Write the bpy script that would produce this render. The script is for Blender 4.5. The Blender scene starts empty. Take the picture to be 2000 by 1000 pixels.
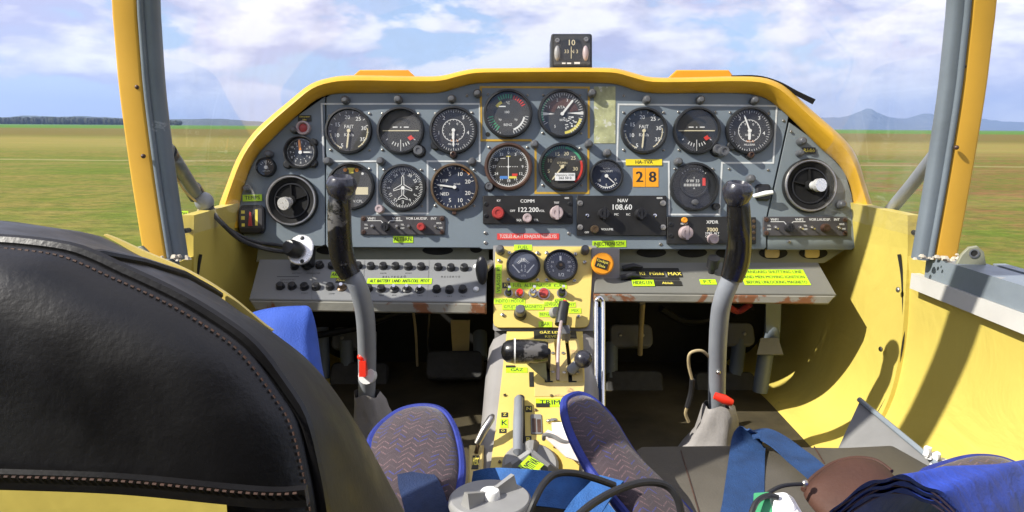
import bpy, math, random
from mathutils import Vector, Matrix
random.seed(7)
V = Vector
# ------------------------------------------------------------------ camera, sky, sun
S = bpy.context.scene
col = S.collection
CAMZ = 2.05
FPX = 1370.0                                   # focal length in photo pixels (2000 wide)
PITCH = math.atan(252/FPX)
C0 = V((0, 0, CAMZ))
RGT = V((1, 0, 0)); FWD = V((0, math.cos(PITCH), -math.sin(PITCH))); UPV = V((0, math.sin(PITCH), math.cos(PITCH)))
cd = bpy.data.cameras.new('camera'); cam = bpy.data.objects.new('camera', cd); col.objects.link(cam)
cd.sensor_width = 36; cd.lens = 36*FPX/2000; cd.clip_start = .02; cd.clip_end = 60000
cam.location = C0; cam.rotation_euler = (math.pi/2-PITCH, 0, 0); S.camera = cam
S.render.resolution_x = 1024; S.render.resolution_y = 512
SUN = V((-1.0, -.42, .90)).normalized()
EL = math.asin(SUN.z)
sd = bpy.data.lights.new('sun', 'SUN'); sd.energy = 5.0; sd.angle = math.radians(.53); sd.color = (1, .95, .86)
so = bpy.data.objects.new('sun', sd); col.objects.link(so); so.rotation_euler = SUN.to_track_quat('Z', 'Y').to_euler(); so.location = (-8, -4, 12)
S.view_settings.view_transform = 'Standard'; S.view_settings.look = 'None'; S.view_settings.gamma = 1
S.view_settings.exposure = .62
S.view_settings.use_curve_mapping = False
wd = bpy.data.worlds.new('World'); S.world = wd; wd.use_nodes = True
SKYSTR = .088

class NT:
    def __init__(s, tree):
        s.t = tree; s.n = tree.nodes; s.l = tree.links
    def add(s, typ, **kw):
        n = s.n.new(typ)
        for k, v in kw.items(): setattr(n, k, v)
        return n
    def put(s, sock, val):
        if val is None: return
        if hasattr(val, 'is_output'): s.l.new(val, sock)
        else: sock.default_value = val
    def m(s, op, a, b=None, c=None):
        n = s.add('ShaderNodeMath', operation=op); s.put(n.inputs[0], a); s.put(n.inputs[1], b); s.put(n.inputs[2], c)
        return n.outputs[0]
    def vm(s, op, a, b=None, out=0):
        n = s.add('ShaderNodeVectorMath', operation=op); s.put(n.inputs[0], a); s.put(n.inputs[1], b)
        return n.outputs[out]
    def sep(s, v):
        n = s.add('ShaderNodeSeparateXYZ'); s.put(n.inputs[0], v); return n.outputs
    def comb(s, x, y, z):
        n = s.add('ShaderNodeCombineXYZ'); s.put(n.inputs[0], x); s.put(n.inputs[1], y); s.put(n.inputs[2], z); return n.outputs[0]
    def noise(s, vec, scale, detail=4, rough=.55, dist=0, out=0):
        n = s.add('ShaderNodeTexNoise'); s.put(n.inputs['Vector'], vec); n.inputs['Scale'].default_value = scale
        n.inputs['Detail'].default_value = detail; n.inputs['Roughness'].default_value = rough; n.inputs['Distortion'].default_value = dist
        return n.outputs[out]
    def ramp(s, f, pts, interp='LINEAR'):
        n = s.add('ShaderNodeValToRGB'); n.color_ramp.interpolation = interp; e = n.color_ramp.elements
        while len(e) < len(pts): e.new(.5)
        for i, (p, c) in enumerate(pts):
            e[i].position = p; e[i].color = (c, c, c, 1) if isinstance(c, (int, float)) else (*c, 1)
        s.put(n.inputs[0], f); return n.outputs[0]
    def mix(s, f, a, b, blend='MIX'):
        n = s.add('ShaderNodeMix', data_type='RGBA', blend_type=blend)
        s.put(n.inputs[0], f)
        for sock, val in ((n.inputs[6], a), (n.inputs[7], b)):
            s.put(sock, (*val, 1) if isinstance(val, tuple) and len(val) == 3 else val)
        return n.outputs[2]

def build_world():
    t = NT(wd.node_tree); t.n.clear()
    out = t.add('ShaderNodeOutputWorld'); bg = t.add('ShaderNodeBackground'); bg.inputs[1].default_value = SKYSTR
    sky = t.add('ShaderNodeTexSky', sky_type='NISHITA', sun_disc=False)
    sky.sun_elevation = EL; sky.sun_rotation = math.atan2(SUN.x, SUN.y); sky.altitude = 300; sky.air_density = 1.0; sky.dust_density = .6; sky.ozone_density = 1.5
    d = t.add('ShaderNodeTexCoord').outputs['Generated']
    x, y, z = t.sep(d)
    zz = t.m('MAXIMUM', z, .0)
    p = t.comb(t.m('MULTIPLY', x, 1.0), t.m('MULTIPLY', y, 1.0), t.m('MULTIPLY', z, 2.5))
    p = t.vm('ADD', p, (1.37, .62, .31))
    n1 = t.noise(p, 4.6, 10, .57, .15)
    n2 = t.noise(t.vm('ADD', p, (-.022, 0.0, .055)), 4.6, 5, .55, .15)
    cover = t.ramp(n1, [(.415, 0.0), (.462, .8), (.52, 1.0)])
    shade = t.m('SUBTRACT', n1, n2)                     # puffs lit from the sun side
    sh = t.ramp(t.m('MULTIPLY_ADD', shade, 3.2, .52), [(.2, 0.0), (.72, 1.0)])
    cl = t.mix(sh, (5.0, 4.85, 6.8), (10.2, 9.8, 10.0))
    hz = t.ramp(zz, [(0.0, .75), (.10, .5), (.35, 0.0)])
    base = t.mix(hz, t.mix(1.0, sky.outputs[0], (1.05, 1.2, 1.4), 'MULTIPLY'), (5.6, 6.5, 8.6))
    f = t.m('MULTIPLY', cover, t.ramp(zz, [(0, .55), (.06, .85), (.2, .92)]))
    t.l.new(t.mix(f, base, cl), bg.inputs[0]); t.l.new(bg.outputs[0], out.inputs[0])
build_world()

# ------------------------------------------------------------------ materials
MATS = {}
def mat(name, rgb, rough=.5, metal=0.0, var=.10, vs=14, bump=0.0, bs=220, wear=None, coat=0.0, spec=.5, rvar=.15, space='pos', sheen=0, bump2=None):
    if name in MATS: return MATS[name]
    m = bpy.data.materials.new(name); m.use_nodes = True; t = NT(m.node_tree)
    b = t.n['Principled BSDF']
    pos = t.add('ShaderNodeNewGeometry').outputs['Position'] if space == 'pos' else t.add('ShaderNodeTexCoord').outputs['Object']
    n = t.noise(pos, vs, 5, .6)
    dark = tuple(c*(1-var*1.4) for c in rgb); lite = tuple(min(1, c*(1+var)) for c in rgb)
    c = t.mix(t.ramp(n, [(.3, 0), (.7, 1)]), dark, lite)
    r = t.m('ADD', t.m('MULTIPLY', t.m('SUBTRACT', t.noise(pos, vs*3.1, 4), .5), rvar*2), rough)
    if wear:
        wc, th, ws = wear[:3]
        w = t.ramp(t.noise(pos, ws, 7, .66, .4), [(th, 0), (th+.035, 1)])
        c = t.mix(w, c, wc)
    t.l.new(c, b.inputs['Base Color']); t.l.new(r, b.inputs['Roughness'])
    b.inputs['Metallic'].default_value = metal; b.inputs['Coat Weight'].default_value = coat; b.inputs['Specular IOR Level'].default_value = spec
    if sheen: b.inputs['Sheen Weight'].default_value = sheen
    if bump:
        bn = t.add('ShaderNodeBump'); bn.inputs['Strength'].default_value = bump; bn.inputs['Distance'].default_value = .0015
        t.l.new(t.noise(pos, bs, 3), bn.inputs['Height']); t.l.new(bn.outputs[0], b.inputs['Normal'])
        if bump2:
            b2 = t.add('ShaderNodeBump'); b2.inputs['Strength'].default_value = bump2[0]; b2.inputs['Distance'].default_value = .02
            t.l.new(t.noise(pos, bump2[1], 4, .5, 1.2), b2.inputs['Height']); t.l.new(b2.outputs[0], bn.inputs['Normal'])
    MATS[name] = m; return m

def glassmat(name, tint=(1, 1, 1), gloss=.9, rough=.02, dirt=0.0):
    m = bpy.data.materials.new(name); m.use_nodes = True; t = NT(m.node_tree); t.n.clear()
    o = t.add('ShaderNodeOutputMaterial'); tr = t.add('ShaderNodeBsdfTransparent'); gl = t.add('ShaderNodeBsdfGlossy'); mx = t.add('ShaderNodeMixShader')
    tr.inputs[0].default_value = (*tint, 1); gl.inputs['Roughness'].default_value = rough; gl.inputs[0].default_value = (gloss,)*3+(1,)
    lw = t.add('ShaderNodeLayerWeight'); lw.inputs[0].default_value = .5
    f = t.m('MULTIPLY_ADD', t.m('POWER', lw.outputs['Facing'], 4.0), .6, .045)
    t.l.new(f, mx.inputs[0]); t.l.new(tr.outputs[0], mx.inputs[1]); t.l.new(gl.outputs[0], mx.inputs[2])
    last = mx.outputs[0]
    if dirt:
        df = t.add('ShaderNodeBsdfDiffuse'); df.inputs[0].default_value = (.75, .75, .72, 1); m2 = t.add('ShaderNodeMixShader')
        pos = t.add('ShaderNodeNewGeometry').outputs['Position']
        n = t.noise(t.vm('MULTIPLY', pos, (6.0, 6.0, .8)), 1.6, 5, .6)
        t.l.new(t.m('MULTIPLY', t.ramp(n, [(.4, 0), (.8, 1)]), dirt), m2.inputs[0]); t.l.new(last, m2.inputs[1]); t.l.new(df.outputs[0], m2.inputs[2]); last = m2.outputs[0]
    t.l.new(last, o.inputs[0]); MATS[name] = m; return m

CHIP = (.50, .48, .42)
mat('panel_grey', (.180, .218, .246), .48, var=.07, vs=5, bump=.12, bs=420, wear=((.10, .115, .12), .69, 26))
mat('panel_grey_green', (.186, .218, .228), .5, var=.06, vs=6, bump=.12, bs=420, wear=((.10, .115, .12), .70, 26))
mat('shelf_grey', (.150, .150, .130), .5, var=.07, vs=6, bump=.1, bs=400, wear=((.20, .19, .17), .70, 24))
mat('breaker_grey', (.215, .22, .22), .5, var=.05, vs=6, bump=.1, bs=400)
mat('lip_worn', (.24, .235, .20), .6, var=.15, vs=9, bump=.25, bs=150, wear=((.19, .075, .03), .53, 11))
mat('bracket_olive', (.23, .235, .165), .6, var=.12, vs=9)
mat('rim_yellow', (.70, .395, .026), .42, var=.10, vs=7, bump=.2, bs=160, wear=((.10, .055, .02), .725, 22))
mat('flap_orange', (.72, .30, .008), .5, var=.06, vs=9)
mat('post_yellow', (.70, .39, .042), .5, var=.08, vs=5, wear=((.25, .14, .05), .73, 18))
mat('wall_yellow', (.62, .50, .108), .5, var=.07, vs=3, bump=.10, bs=90, wear=((.40, .31, .10), .685, 15), bump2=(.25, 7))
mat('console_yellow', (.66, .51, .135), .45, var=.06, vs=8, bump=.08, bs=300, wear=((.45, .30, .15), .70, 30))
mat('quadrant_yellow', (.62, .48, .18), .5, var=.07, vs=12, wear=((.38, .26, .13), .62, 24))
mat('post_grey', (.155, .185, .21), .45, var=.12, vs=7, bump=.15, bs=200, wear=((.30, .33, .35), .69, 20))
mat('rail_grey', (.20, .235, .265), .42, var=.14, vs=8, bump=.2, bs=150, wear=((.33, .31, .27), .64, 17))
mat('strip_white', (.55, .54, .50), .5, var=.08, vs=9)
mat('flaked_paint', (.50, .45, .36), .7, var=.25, vs=60)
mat('black_plastic', (.018, .018, .02), .38, var=.2, vs=30, bump=.08)
mat('black_matte', (.008, .008, .008), .75, var=.2, vs=30, spec=.25)
mat('bezel_black', (.016, .017, .018), .42, var=.3, vs=40, wear=((.09, .085, .08), .72, 60))
mat('bezel_brown', (.07, .035, .022), .42, var=.3, vs=40)
mat('bezel_brass', (.16, .11, .065), .34, metal=.6, var=.3, vs=40)
mat('dial_black', (.016, .0165, .017), .55, var=.2, vs=30)
mat('dial_grey', (.045, .043, .038), .55, var=.2, vs=30)
mat('dial_blue', (.02, .028, .055), .5, var=.2, vs=30)
mat('dial_slate', (.06, .072, .105), .5, var=.2, vs=30)
mat('dial_maroon', (.09, .04, .03), .55, var=.2, vs=30)
mat('radio_black', (.017, .0165, .0155), .45, var=.25, vs=25, bump=.1, wear=((.06, .055, .05), .71, 60))
mat('radio_grey', (.055, .052, .055), .5, var=.2, vs=25, wear=((.13, .07, .04), .69, 40))
mat('print_white', (.78, .78, .74), .6, var=.04)
mat('print_cream', (.70, .62, .40), .6, var=.04)
mat('print_yellow', (.78, .66, .10), .6, var=.05)
mat('print_green', (.06, .36, .16), .6, var=.05)
mat('print_red', (.70, .05, .035), .6, var=.05)
mat('print_orange', (.85, .30, .03), .6, var=.05)
mat('print_blue', (.08, .25, .62), .6, var=.05)
mat('print_black', (.02, .02, .02), .6, var=.05)
mat('line_white', (.66, .68, .66), .5, var=.1, vs=60, wear=((.25, .28, .29), .70, 90))
mat('line_yellow', (.56, .34, .035), .5, var=.1, vs=60)
mat('tape_lime', (.47, .74, .012), .45, var=.05, vs=25)
mat('tape_yellow', (.85, .66, .02), .5, var=.05, vs=25)
mat('tape_orange', (.88, .36, .01), .5, var=.05, vs=25)
mat('tape_red', (.72, .06, .05), .5, var=.06, vs=25)
mat('tape_black', (.02, .02, .015), .5, var=.1, vs=25)
mat('foil_worn', (.42, .43, .23), .45, var=.25, vs=45, bump=.4, bs=120, wear=((.58, .58, .48), .57, 50))
mat('chrome', (.80, .80, .80), .14, metal=1, var=.05, rvar=.06)
mat('steel', (.50, .48, .45), .34, metal=1, var=.15, vs=40)
mat('screw_steel', (.42, .40, .36), .4, metal=.9, var=.2, vs=80)
mat('bright_alloy', (.86, .85, .83), .3, metal=.55, var=.06, vs=60)
mat('knob_grey', (.105, .108, .115), .36, var=.2, vs=50)
mat('knob_pink', (.46, .37, .37), .42, var=.12, vs=50)
mat('knob_red', (.42, .05, .045), .38, var=.15, vs=50)
mat('lamp_red', (.62, .03, .02), .25, var=.1, coat=.5)
mat('clip_red', (.80, .035, .015), .4, var=.1)
mat('knob_orange', (.88, .34, .02), .4, var=.06)
mat('stick_grey', (.235, .252, .28), .42, var=.10, vs=10, bump=.1, wear=((.42, .43, .44), .70, 18))
mat('stick_black', (.009, .0088, .0095), .24, var=.35, vs=16, bump=.2, bs=130, coat=.25)
mat('stick_black_worn', (.010, .0098, .0105), .28, var=.3, vs=16, bump=.2, bs=130, wear=((.13, .125, .12), .575, 17), coat=.2)
mat('head_grey', (.030, .030, .040), .26, var=.2, vs=30, coat=.4)
mat('boot_cloth', (.29, .275, .265), .85, var=.15, vs=12, bump=.4, bs=300)
mat('leather', (.008, .0076, .008), .36, var=.35, vs=9, bump=.10, bs=420, wear=((.022, .021, .02), .66, 9), coat=.0, spec=.5, rvar=.22, bump2=(.035, 9))
mat('leather_dull', (.014, .0125, .0095), .46, var=.45, vs=8, bump=.10, bs=420, rvar=.3, wear=((.06, .048, .022), .60, 9))
mat('thread', (.070, .034, .022), .7, var=.3, vs=90)
mat('olive_vinyl', (.098, .088, .070), .62, var=.12, vs=7, bump=.3, bs=320)
mat('dark_grey_paint', (.19, .19, .185), .5, var=.15, vs=9)
mat('console_grey', (.27, .26, .25), .48, var=.08, vs=8)
mat('webbing_blue', (.013, .050, .150), .75, var=.2, vs=40, bump=.7, bs=520)
mat('webbing_light', (.022, .105, .32), .75, var=.2, vs=40, bump=.7, bs=520)
mat('webbing_navy', (.012, .028, .085), .75, var=.2, vs=40, bump=.7, bs=520)
mat('piping_blue', (.018, .034, .24), .7, var=.2, vs=40, bump=.4, bs=420)
mat('cloth_blue', (.020, .062, .44), .8, var=.18, vs=10, bump=.5, bs=420, bump2=(.3, 22))
mat('cloth_denim', (.04, .10, .45), .85, var=.2, vs=12, bump=.6, bs=480)
mat('fold_shade', (.05, .035, .07), .9, var=.2, vs=30)  # dark tone painted as the shade between the jacket layers
mat('leather_brown', (.068, .027, .016), .72, var=.22, vs=12, bump=.35, bs=260)
mat('paper', (.70, .62, .58), .8, var=.18, vs=30)
mat('plastic_white', (.82, .82, .80), .35, var=.04)
mat('plastic_grey', (.27, .27, .265), .42, var=.07, vs=20)
mat('cable_black', (.02, .02, .022), .5, var=.2)
mat('cable_cream', (.50, .40, .22), .6, var=.2)
mat('cabin_lining', (.055, .05, .045), .8, var=.2, vs=8)
mat('pedal_rubber', (.045, .045, .043), .7, var=.2, vs=40, bump=.4, bs=200)
mat('dark_recess', (.012, .012, .010), .8, var=.3)
mat('firewall', (.010, .0098, .008), .7, var=.5, vs=6)
mat('floor_dark', (.062, .050, .026), .75, var=.4, vs=7, bump=.4, bs=60)
mat('skin_yellow', (.70, .42, .03), .35, var=.05, vs=2)
glassmat('gauge_glass'); glassmat('perspex', (.985, .99, .99), .9, .03, dirt=.10)

def weave_mat():
    m = bpy.data.materials.new('seat_fabric'); m.use_nodes = True; t = NT(m.node_tree); b = t.n['Principled BSDF']
    pos = t.add('ShaderNodeTexCoord').outputs['Object']
    x, y, z = t.sep(pos)
    w = .0095
    cx = t.m('DIVIDE', x, w); fx = t.m('FRACT', cx); ix = t.m('FLOOR', cx)
    par = t.m('MODULO', t.m('ABSOLUTE', ix), 2.0)
    sgn = t.m('MULTIPLY_ADD', par, -2.0, 1.0)
    yy = t.m('ADD', t.m('DIVIDE', y, .0082), t.m('MULTIPLY', sgn, t.m('MULTIPLY', t.m('SUBTRACT', fx, .5), .95)))
    fy = t.m('FRACT', yy); iy = t.m('FLOOR', yy)
    wn = t.add('ShaderNodeTexWhiteNoise', noise_dimensions='3D'); t.put(wn.inputs['Vector'], t.comb(ix, iy, 0.0))
    on = t.m('MULTIPLY', t.m('LESS_THAN', t.m('ABSOLUTE', t.m('SUBTRACT', fy, .5)), .12), t.m('LESS_THAN', t.m('ABSOLUTE', t.m('SUBTRACT', fx, .5)), .44))
    n = t.noise(pos, 900, 2); on = t.m('MULTIPLY', on, t.ramp(n, [(.38, .05), (.6, 1)]))
    dash = t.ramp(wn.outputs['Value'], [(0, (.17, .10, .11)), (.42, (.035, .05, .25)), (.74, (.07, .05, .06))], 'CONSTANT')
    base = t.mix(t.noise(pos, 60, 4), (.030, .021, .030), (.072, .050, .056))
    t.l.new(t.mix(on, base, dash), b.inputs['Base Color']); b.inputs['Roughness'].default_value = .9; b.inputs['Sheen Weight'].default_value = .2
    bn = t.add('ShaderNodeBump'); bn.inputs['Strength'].default_value = .6; bn.inputs['Distance'].default_value = .001
    t.l.new(t.noise(pos, 800, 2), bn.inputs['Height']); t.l.new(bn.outputs[0], b.inputs['Normal']); MATS['seat_fabric'] = m
weave_mat()

# ------------------------------------------------------------------ mesh builder
class MB:
    def __init__(s): s.v = []; s.f = []
    def add(s, vs, fs, M=None):
        o = len(s.v)
        s.v += [tuple(M @ V(p)) if M is not None else tuple(p) for p in vs]
        s.f += [tuple(i+o for i in f) for f in fs]; return s
    def box(s, x0, x1, y0, y1, z0, z1, M=None):
        vs = [(x, y, z) for z in (z0, z1) for y in (y0, y1) for x in (x0, x1)]
        return s.add(vs, [(0, 2, 3, 1), (4, 5, 7, 6), (0, 1, 5, 4), (2, 6, 7, 3), (0, 4, 6, 2), (1, 3, 7, 5)], M)
    def loops(s, rings, closed=True, cap0=True, cap1=True, M=None):
        n = len(rings[0]); vs = [p for r in rings for p in r]; fs = []
        for i in range(len(rings)-1):
            for j in range(n if closed else n-1):
                k = (j+1) % n; fs.append((i*n+j, i*n+k, (i+1)*n+k, (i+1)*n+j))
        if cap0: fs.append(tuple(range(n-1, -1, -1)))
        if cap1: fs.append(tuple((len(rings)-1)*n+j for j in range(n)))
        return s.add(vs, fs, M)
    def lathe(s, prof, n=32, M=None, cap=True, cx=0, cy=0):           # prof: (radius, height)
        rings = [[(cx+r*math.cos(2*math.pi*j/n), cy+r*math.sin(2*math.pi*j/n), h) for j in range(n)] for r, h in prof]
        return s.loops(rings, True, cap, cap, M)
    def disc(s, r, h, n=40, cx=0, cy=0, M=None):
        return s.add([(cx+r*math.cos(2*math.pi*j/n), cy+r*math.sin(2*math.pi*j/n), h) for j in range(n)], [tuple(range(n))], M)
    def plate(s, poly, h0, h1, ch=0, M=None):
        if ch <= 0: return s.loops([[(x, y, h0) for x, y in poly], [(x, y, h1) for x, y in poly]], M=M)
        ins = inset(poly, ch)
        return s.loops([[(x, y, h0) for x, y in poly], [(x, y, h1-ch) for x, y in poly], [(x, y, h1) for x, y in ins]], M=M)
    def tube(s, pts, rad, n=12, cap=True, squash=None):
        pts = [V(p) for p in pts]; N = len(pts)
        rad = rad if isinstance(rad, (list, tuple)) else [rad]*N
        rings = []; ref = None
        for i, p in enumerate(pts):
            d = (pts[min(i+1, N-1)]-pts[max(i-1, 0)]).normalized()
            if ref is None:
                ref = d.orthogonal().normalized()
            ref = (ref-d*ref.dot(d)).normalized(); b = d.cross(ref)
            rings.append([p+(ref*math.cos(2*math.pi*j/n)+b*math.sin(2*math.pi*j/n))*rad[i] for j in range(n)])
        return s.loops(rings, True, cap, cap)
    def sphere(s, c, rx, ry, rz, M=None, n=20, k=12):
        rings = [[(c[0]+rx*math.sin(a)*math.cos(2*math.pi*j/n), c[1]+ry*math.sin(a)*math.sin(2*math.pi*j/n), c[2]-rz*math.cos(a)) for j in range(n)]
                 for a in [math.pi*(i+.12)/(k+.24) for i in range(k+1)]]
        return s.loops(rings, M=M)
    def quadstrip(s, A, B, M=None):
        n = len(A); return s.add(list(A)+list(B), [(i, i+1, n+i+1, n+i) for i in range(n-1)], M)
    def ribbon(s, pts, side, width, th):                           # a strap: path, side vectors, width and thickness
        pts = [V(p) for p in pts]; N = len(pts); rings = []
        for i, p in enumerate(pts):
            d = (pts[min(i+1, N-1)]-pts[max(i-1, 0)]).normalized()
            sv = V(side[i] if isinstance(side, list) else side); sv = (sv-d*sv.dot(d)).normalized(); nn = d.cross(sv)
            w = (width[i] if isinstance(width, list) else width)/2
            rings.append([p-sv*w-nn*th/2, p+sv*w-nn*th/2, p+sv*w+nn*th/2, p-sv*w+nn*th/2])
        return s.loops(rings)
    # flat print, local xy
    def tick(s, a, r0, r1, w, h):
        ca, sa = math.cos(a), math.sin(a)
        q = [(r0, -w/2), (r1, -w/2), (r1, w/2), (r0, w/2)]
        return s.add([(ca*x-sa*y, sa*x+ca*y, h) for x, y in q], [(0, 1, 2, 3)])
    def arc(s, a0, a1, r0, r1, h, n=24):
        A = [(r0*math.cos(a0+(a1-a0)*i/n), r0*math.sin(a0+(a1-a0)*i/n), h) for i in range(n+1)]
        B = [(r1*math.cos(a0+(a1-a0)*i/n), r1*math.sin(a0+(a1-a0)*i/n), h) for i in range(n+1)]
        return s.quadstrip(A, B) if a0 > a1 else s.quadstrip(B, A)
    def rect(s, x0, x1, y0, y1, h):
        return s.add([(x0, y0, h), (x1, y0, h), (x1, y1, h), (x0, y1, h)], [(0, 1, 2, 3)])
    def text(s, st, x, y, size, h, ang=0, sx=1.0, bold=0):
        vs, fs = textmesh(st)
        M = Matrix.Translation((x, y, h)) @ Matrix.Rotation(ang, 4, 'Z') @ Matrix.Diagonal((size*sx, size, 1, 1))
        s.add(vs, fs, M)
        if bold: s.add(vs, fs, Matrix.Translation((size*bold, 0, .00005)) @ M)
        return s

TC = {}
def textmesh(st):
    if st not in TC:
        c = bpy.data.curves.new('t', 'FONT'); c.body = st; c.align_x = 'CENTER'; c.align_y = 'CENTER'; c.resolution_u = 2
        o = bpy.data.objects.new('t', c); me = bpy.data.meshes.new_from_object(o)
        TC[st] = ([tuple(v.co) for v in me.vertices], [tuple(p.vertices) for p in me.polygons])
        bpy.data.meshes.remove(me); bpy.data.objects.remove(o); bpy.data.curves.remove(c)
    return TC[st]
def inset(poly, d):
    n = len(poly); area = sum(poly[i][0]*poly[(i+1) % n][1]-poly[(i+1) % n][0]*poly[i][1] for i in range(n)); sg = 1 if area > 0 else -1
    out = []
    for i in range(n):
        a = V(poly[i-1]); b = V(poly[i]); c = V(poly[(i+1) % n])
        e1 = (b-a); e2 = (c-b)
        e1 = e1.normalized() if e1.length > 1e-9 else e2.normalized(); e2 = e2.normalized() if e2.length > 1e-9 else e1
        n1 = V((-e1.y, e1.x))*sg; n2 = V((-e2.y, e2.x))*sg
        bis = (n1+n2); k = bis.length
        bis = bis.normalized()*min(d*2, d/max(.35, bis.normalized().dot(n1))) if k > 1e-6 else n1*d
        out.append((b.x+bis.x, b.y+bis.y))
    return out
def rrect(x0, x1, y0, y1, r, n=4):
    out = []
    for cx, cy, a in ((x1-r, y1-r, 0), (x0+r, y1-r, 90), (x0+r, y0+r, 180), (x1-r, y0+r, 270)):
        for i in range(n+1):
            t = math.radians(a+90*i/n); out.append((cx+r*math.cos(t), cy+r*math.sin(t)))
    return out
def catmull(pts, k=6, closed=False):
    P = [V(p) for p in pts]; n = len(P); out = []
    for i in range(n if closed else n-1):
        g = (lambda j: P[j % n]) if closed else (lambda j: P[max(0, min(n-1, j))])
        p0, p1, p2, p3 = g(i-1), g(i), g(i+1), g(i+2)
        for q in range(k):
            t = q/k
            out.append(.5*((2*p1)+(p2-p0)*t+(2*p0-5*p1+4*p2-p3)*t*t+(3*p1-p0-3*p2+p3)*t**3))
    if not closed: out.append(P[-1])
    return out

WM = {}                                             # world matrices by object
def link(o, parent, M):
    col.objects.link(o); WM[o.name] = M
    if parent is not None:
        o.parent = parent; o.matrix_parent_inverse = WM[parent.name].inverted()
    o.matrix_basis = M
    return o
def obj(name, mb, m, parent=None, M=None, label=None, kind=None, smooth=35, ms=None):
    me = mb
    if isinstance(mb, MB):
        me = bpy.data.meshes.new(name); me.from_pydata(mb.v, [], mb.f); me.validate()
        me.materials.append(MATS[m])
        if smooth:
            me.polygons.foreach_set('use_smooth', [True]*len(me.polygons)); me.set_sharp_from_angle(angle=math.radians(smooth))
        me.update()
    o = bpy.data.objects.new(name, me); link(o, parent, M if M is not None else Matrix())
    if label: o['label'] = label
    if kind: o['kind'] = kind
    return o
def thing(name, label, cat, loc, group=None):
    o = bpy.data.objects.new(name, None); o.empty_display_size = .05; link(o, None, Matrix.Translation(loc))
    o['label'] = label; o['category'] = cat
    if group: o['group'] = group
    return o
def tag(o, label, cat, group=None):
    o['label'] = label; o['category'] = cat
    if group: o['group'] = group
    return o

def W(u, v, D):                                     # a place D metres ahead along the view axis
    return C0+RGT*((u-1000)/FPX*D)+UPV*((500-v)/FPX*D)+FWD*D
class Plane:                                        # a flat board in the cockpit, its own local frame
    def __init__(s, a, b, c):                       # a origin, b towards +x, c towards +y
        x = (b-a).normalized(); z = x.cross(c-a).normalized(); y = z.cross(x)
        s.M = Matrix(((x.x, y.x, z.x, a.x), (x.y, y.y, z.y, a.y), (x.z, y.z, z.z, a.z), (0, 0, 0, 1))); s.I = s.M.inverted()
    def L(s, u, v, h=0.0):
        o = s.I @ C0; d = (s.I @ W(u, v, 1.0))-o; t = (h-o.z)/d.z; return o+d*t
    def xy(s, u, v, h=0.0):
        p = s.L(u, v, h); return (p.x, p.y)
    def at(s, u, v, h=0.0): return s.M @ Matrix.Translation(s.L(u, v, h))
    def px(s, u, v):                                # metres per photo pixel there
        return (s.L(u+1, v)-s.L(u, v)).length
def rot(a): return Matrix.Rotation(a, 4, 'Z')

FLZ = CAMZ-.582
CX = .065                                           # the aircraft's centreline
TILT = .0068
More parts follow.
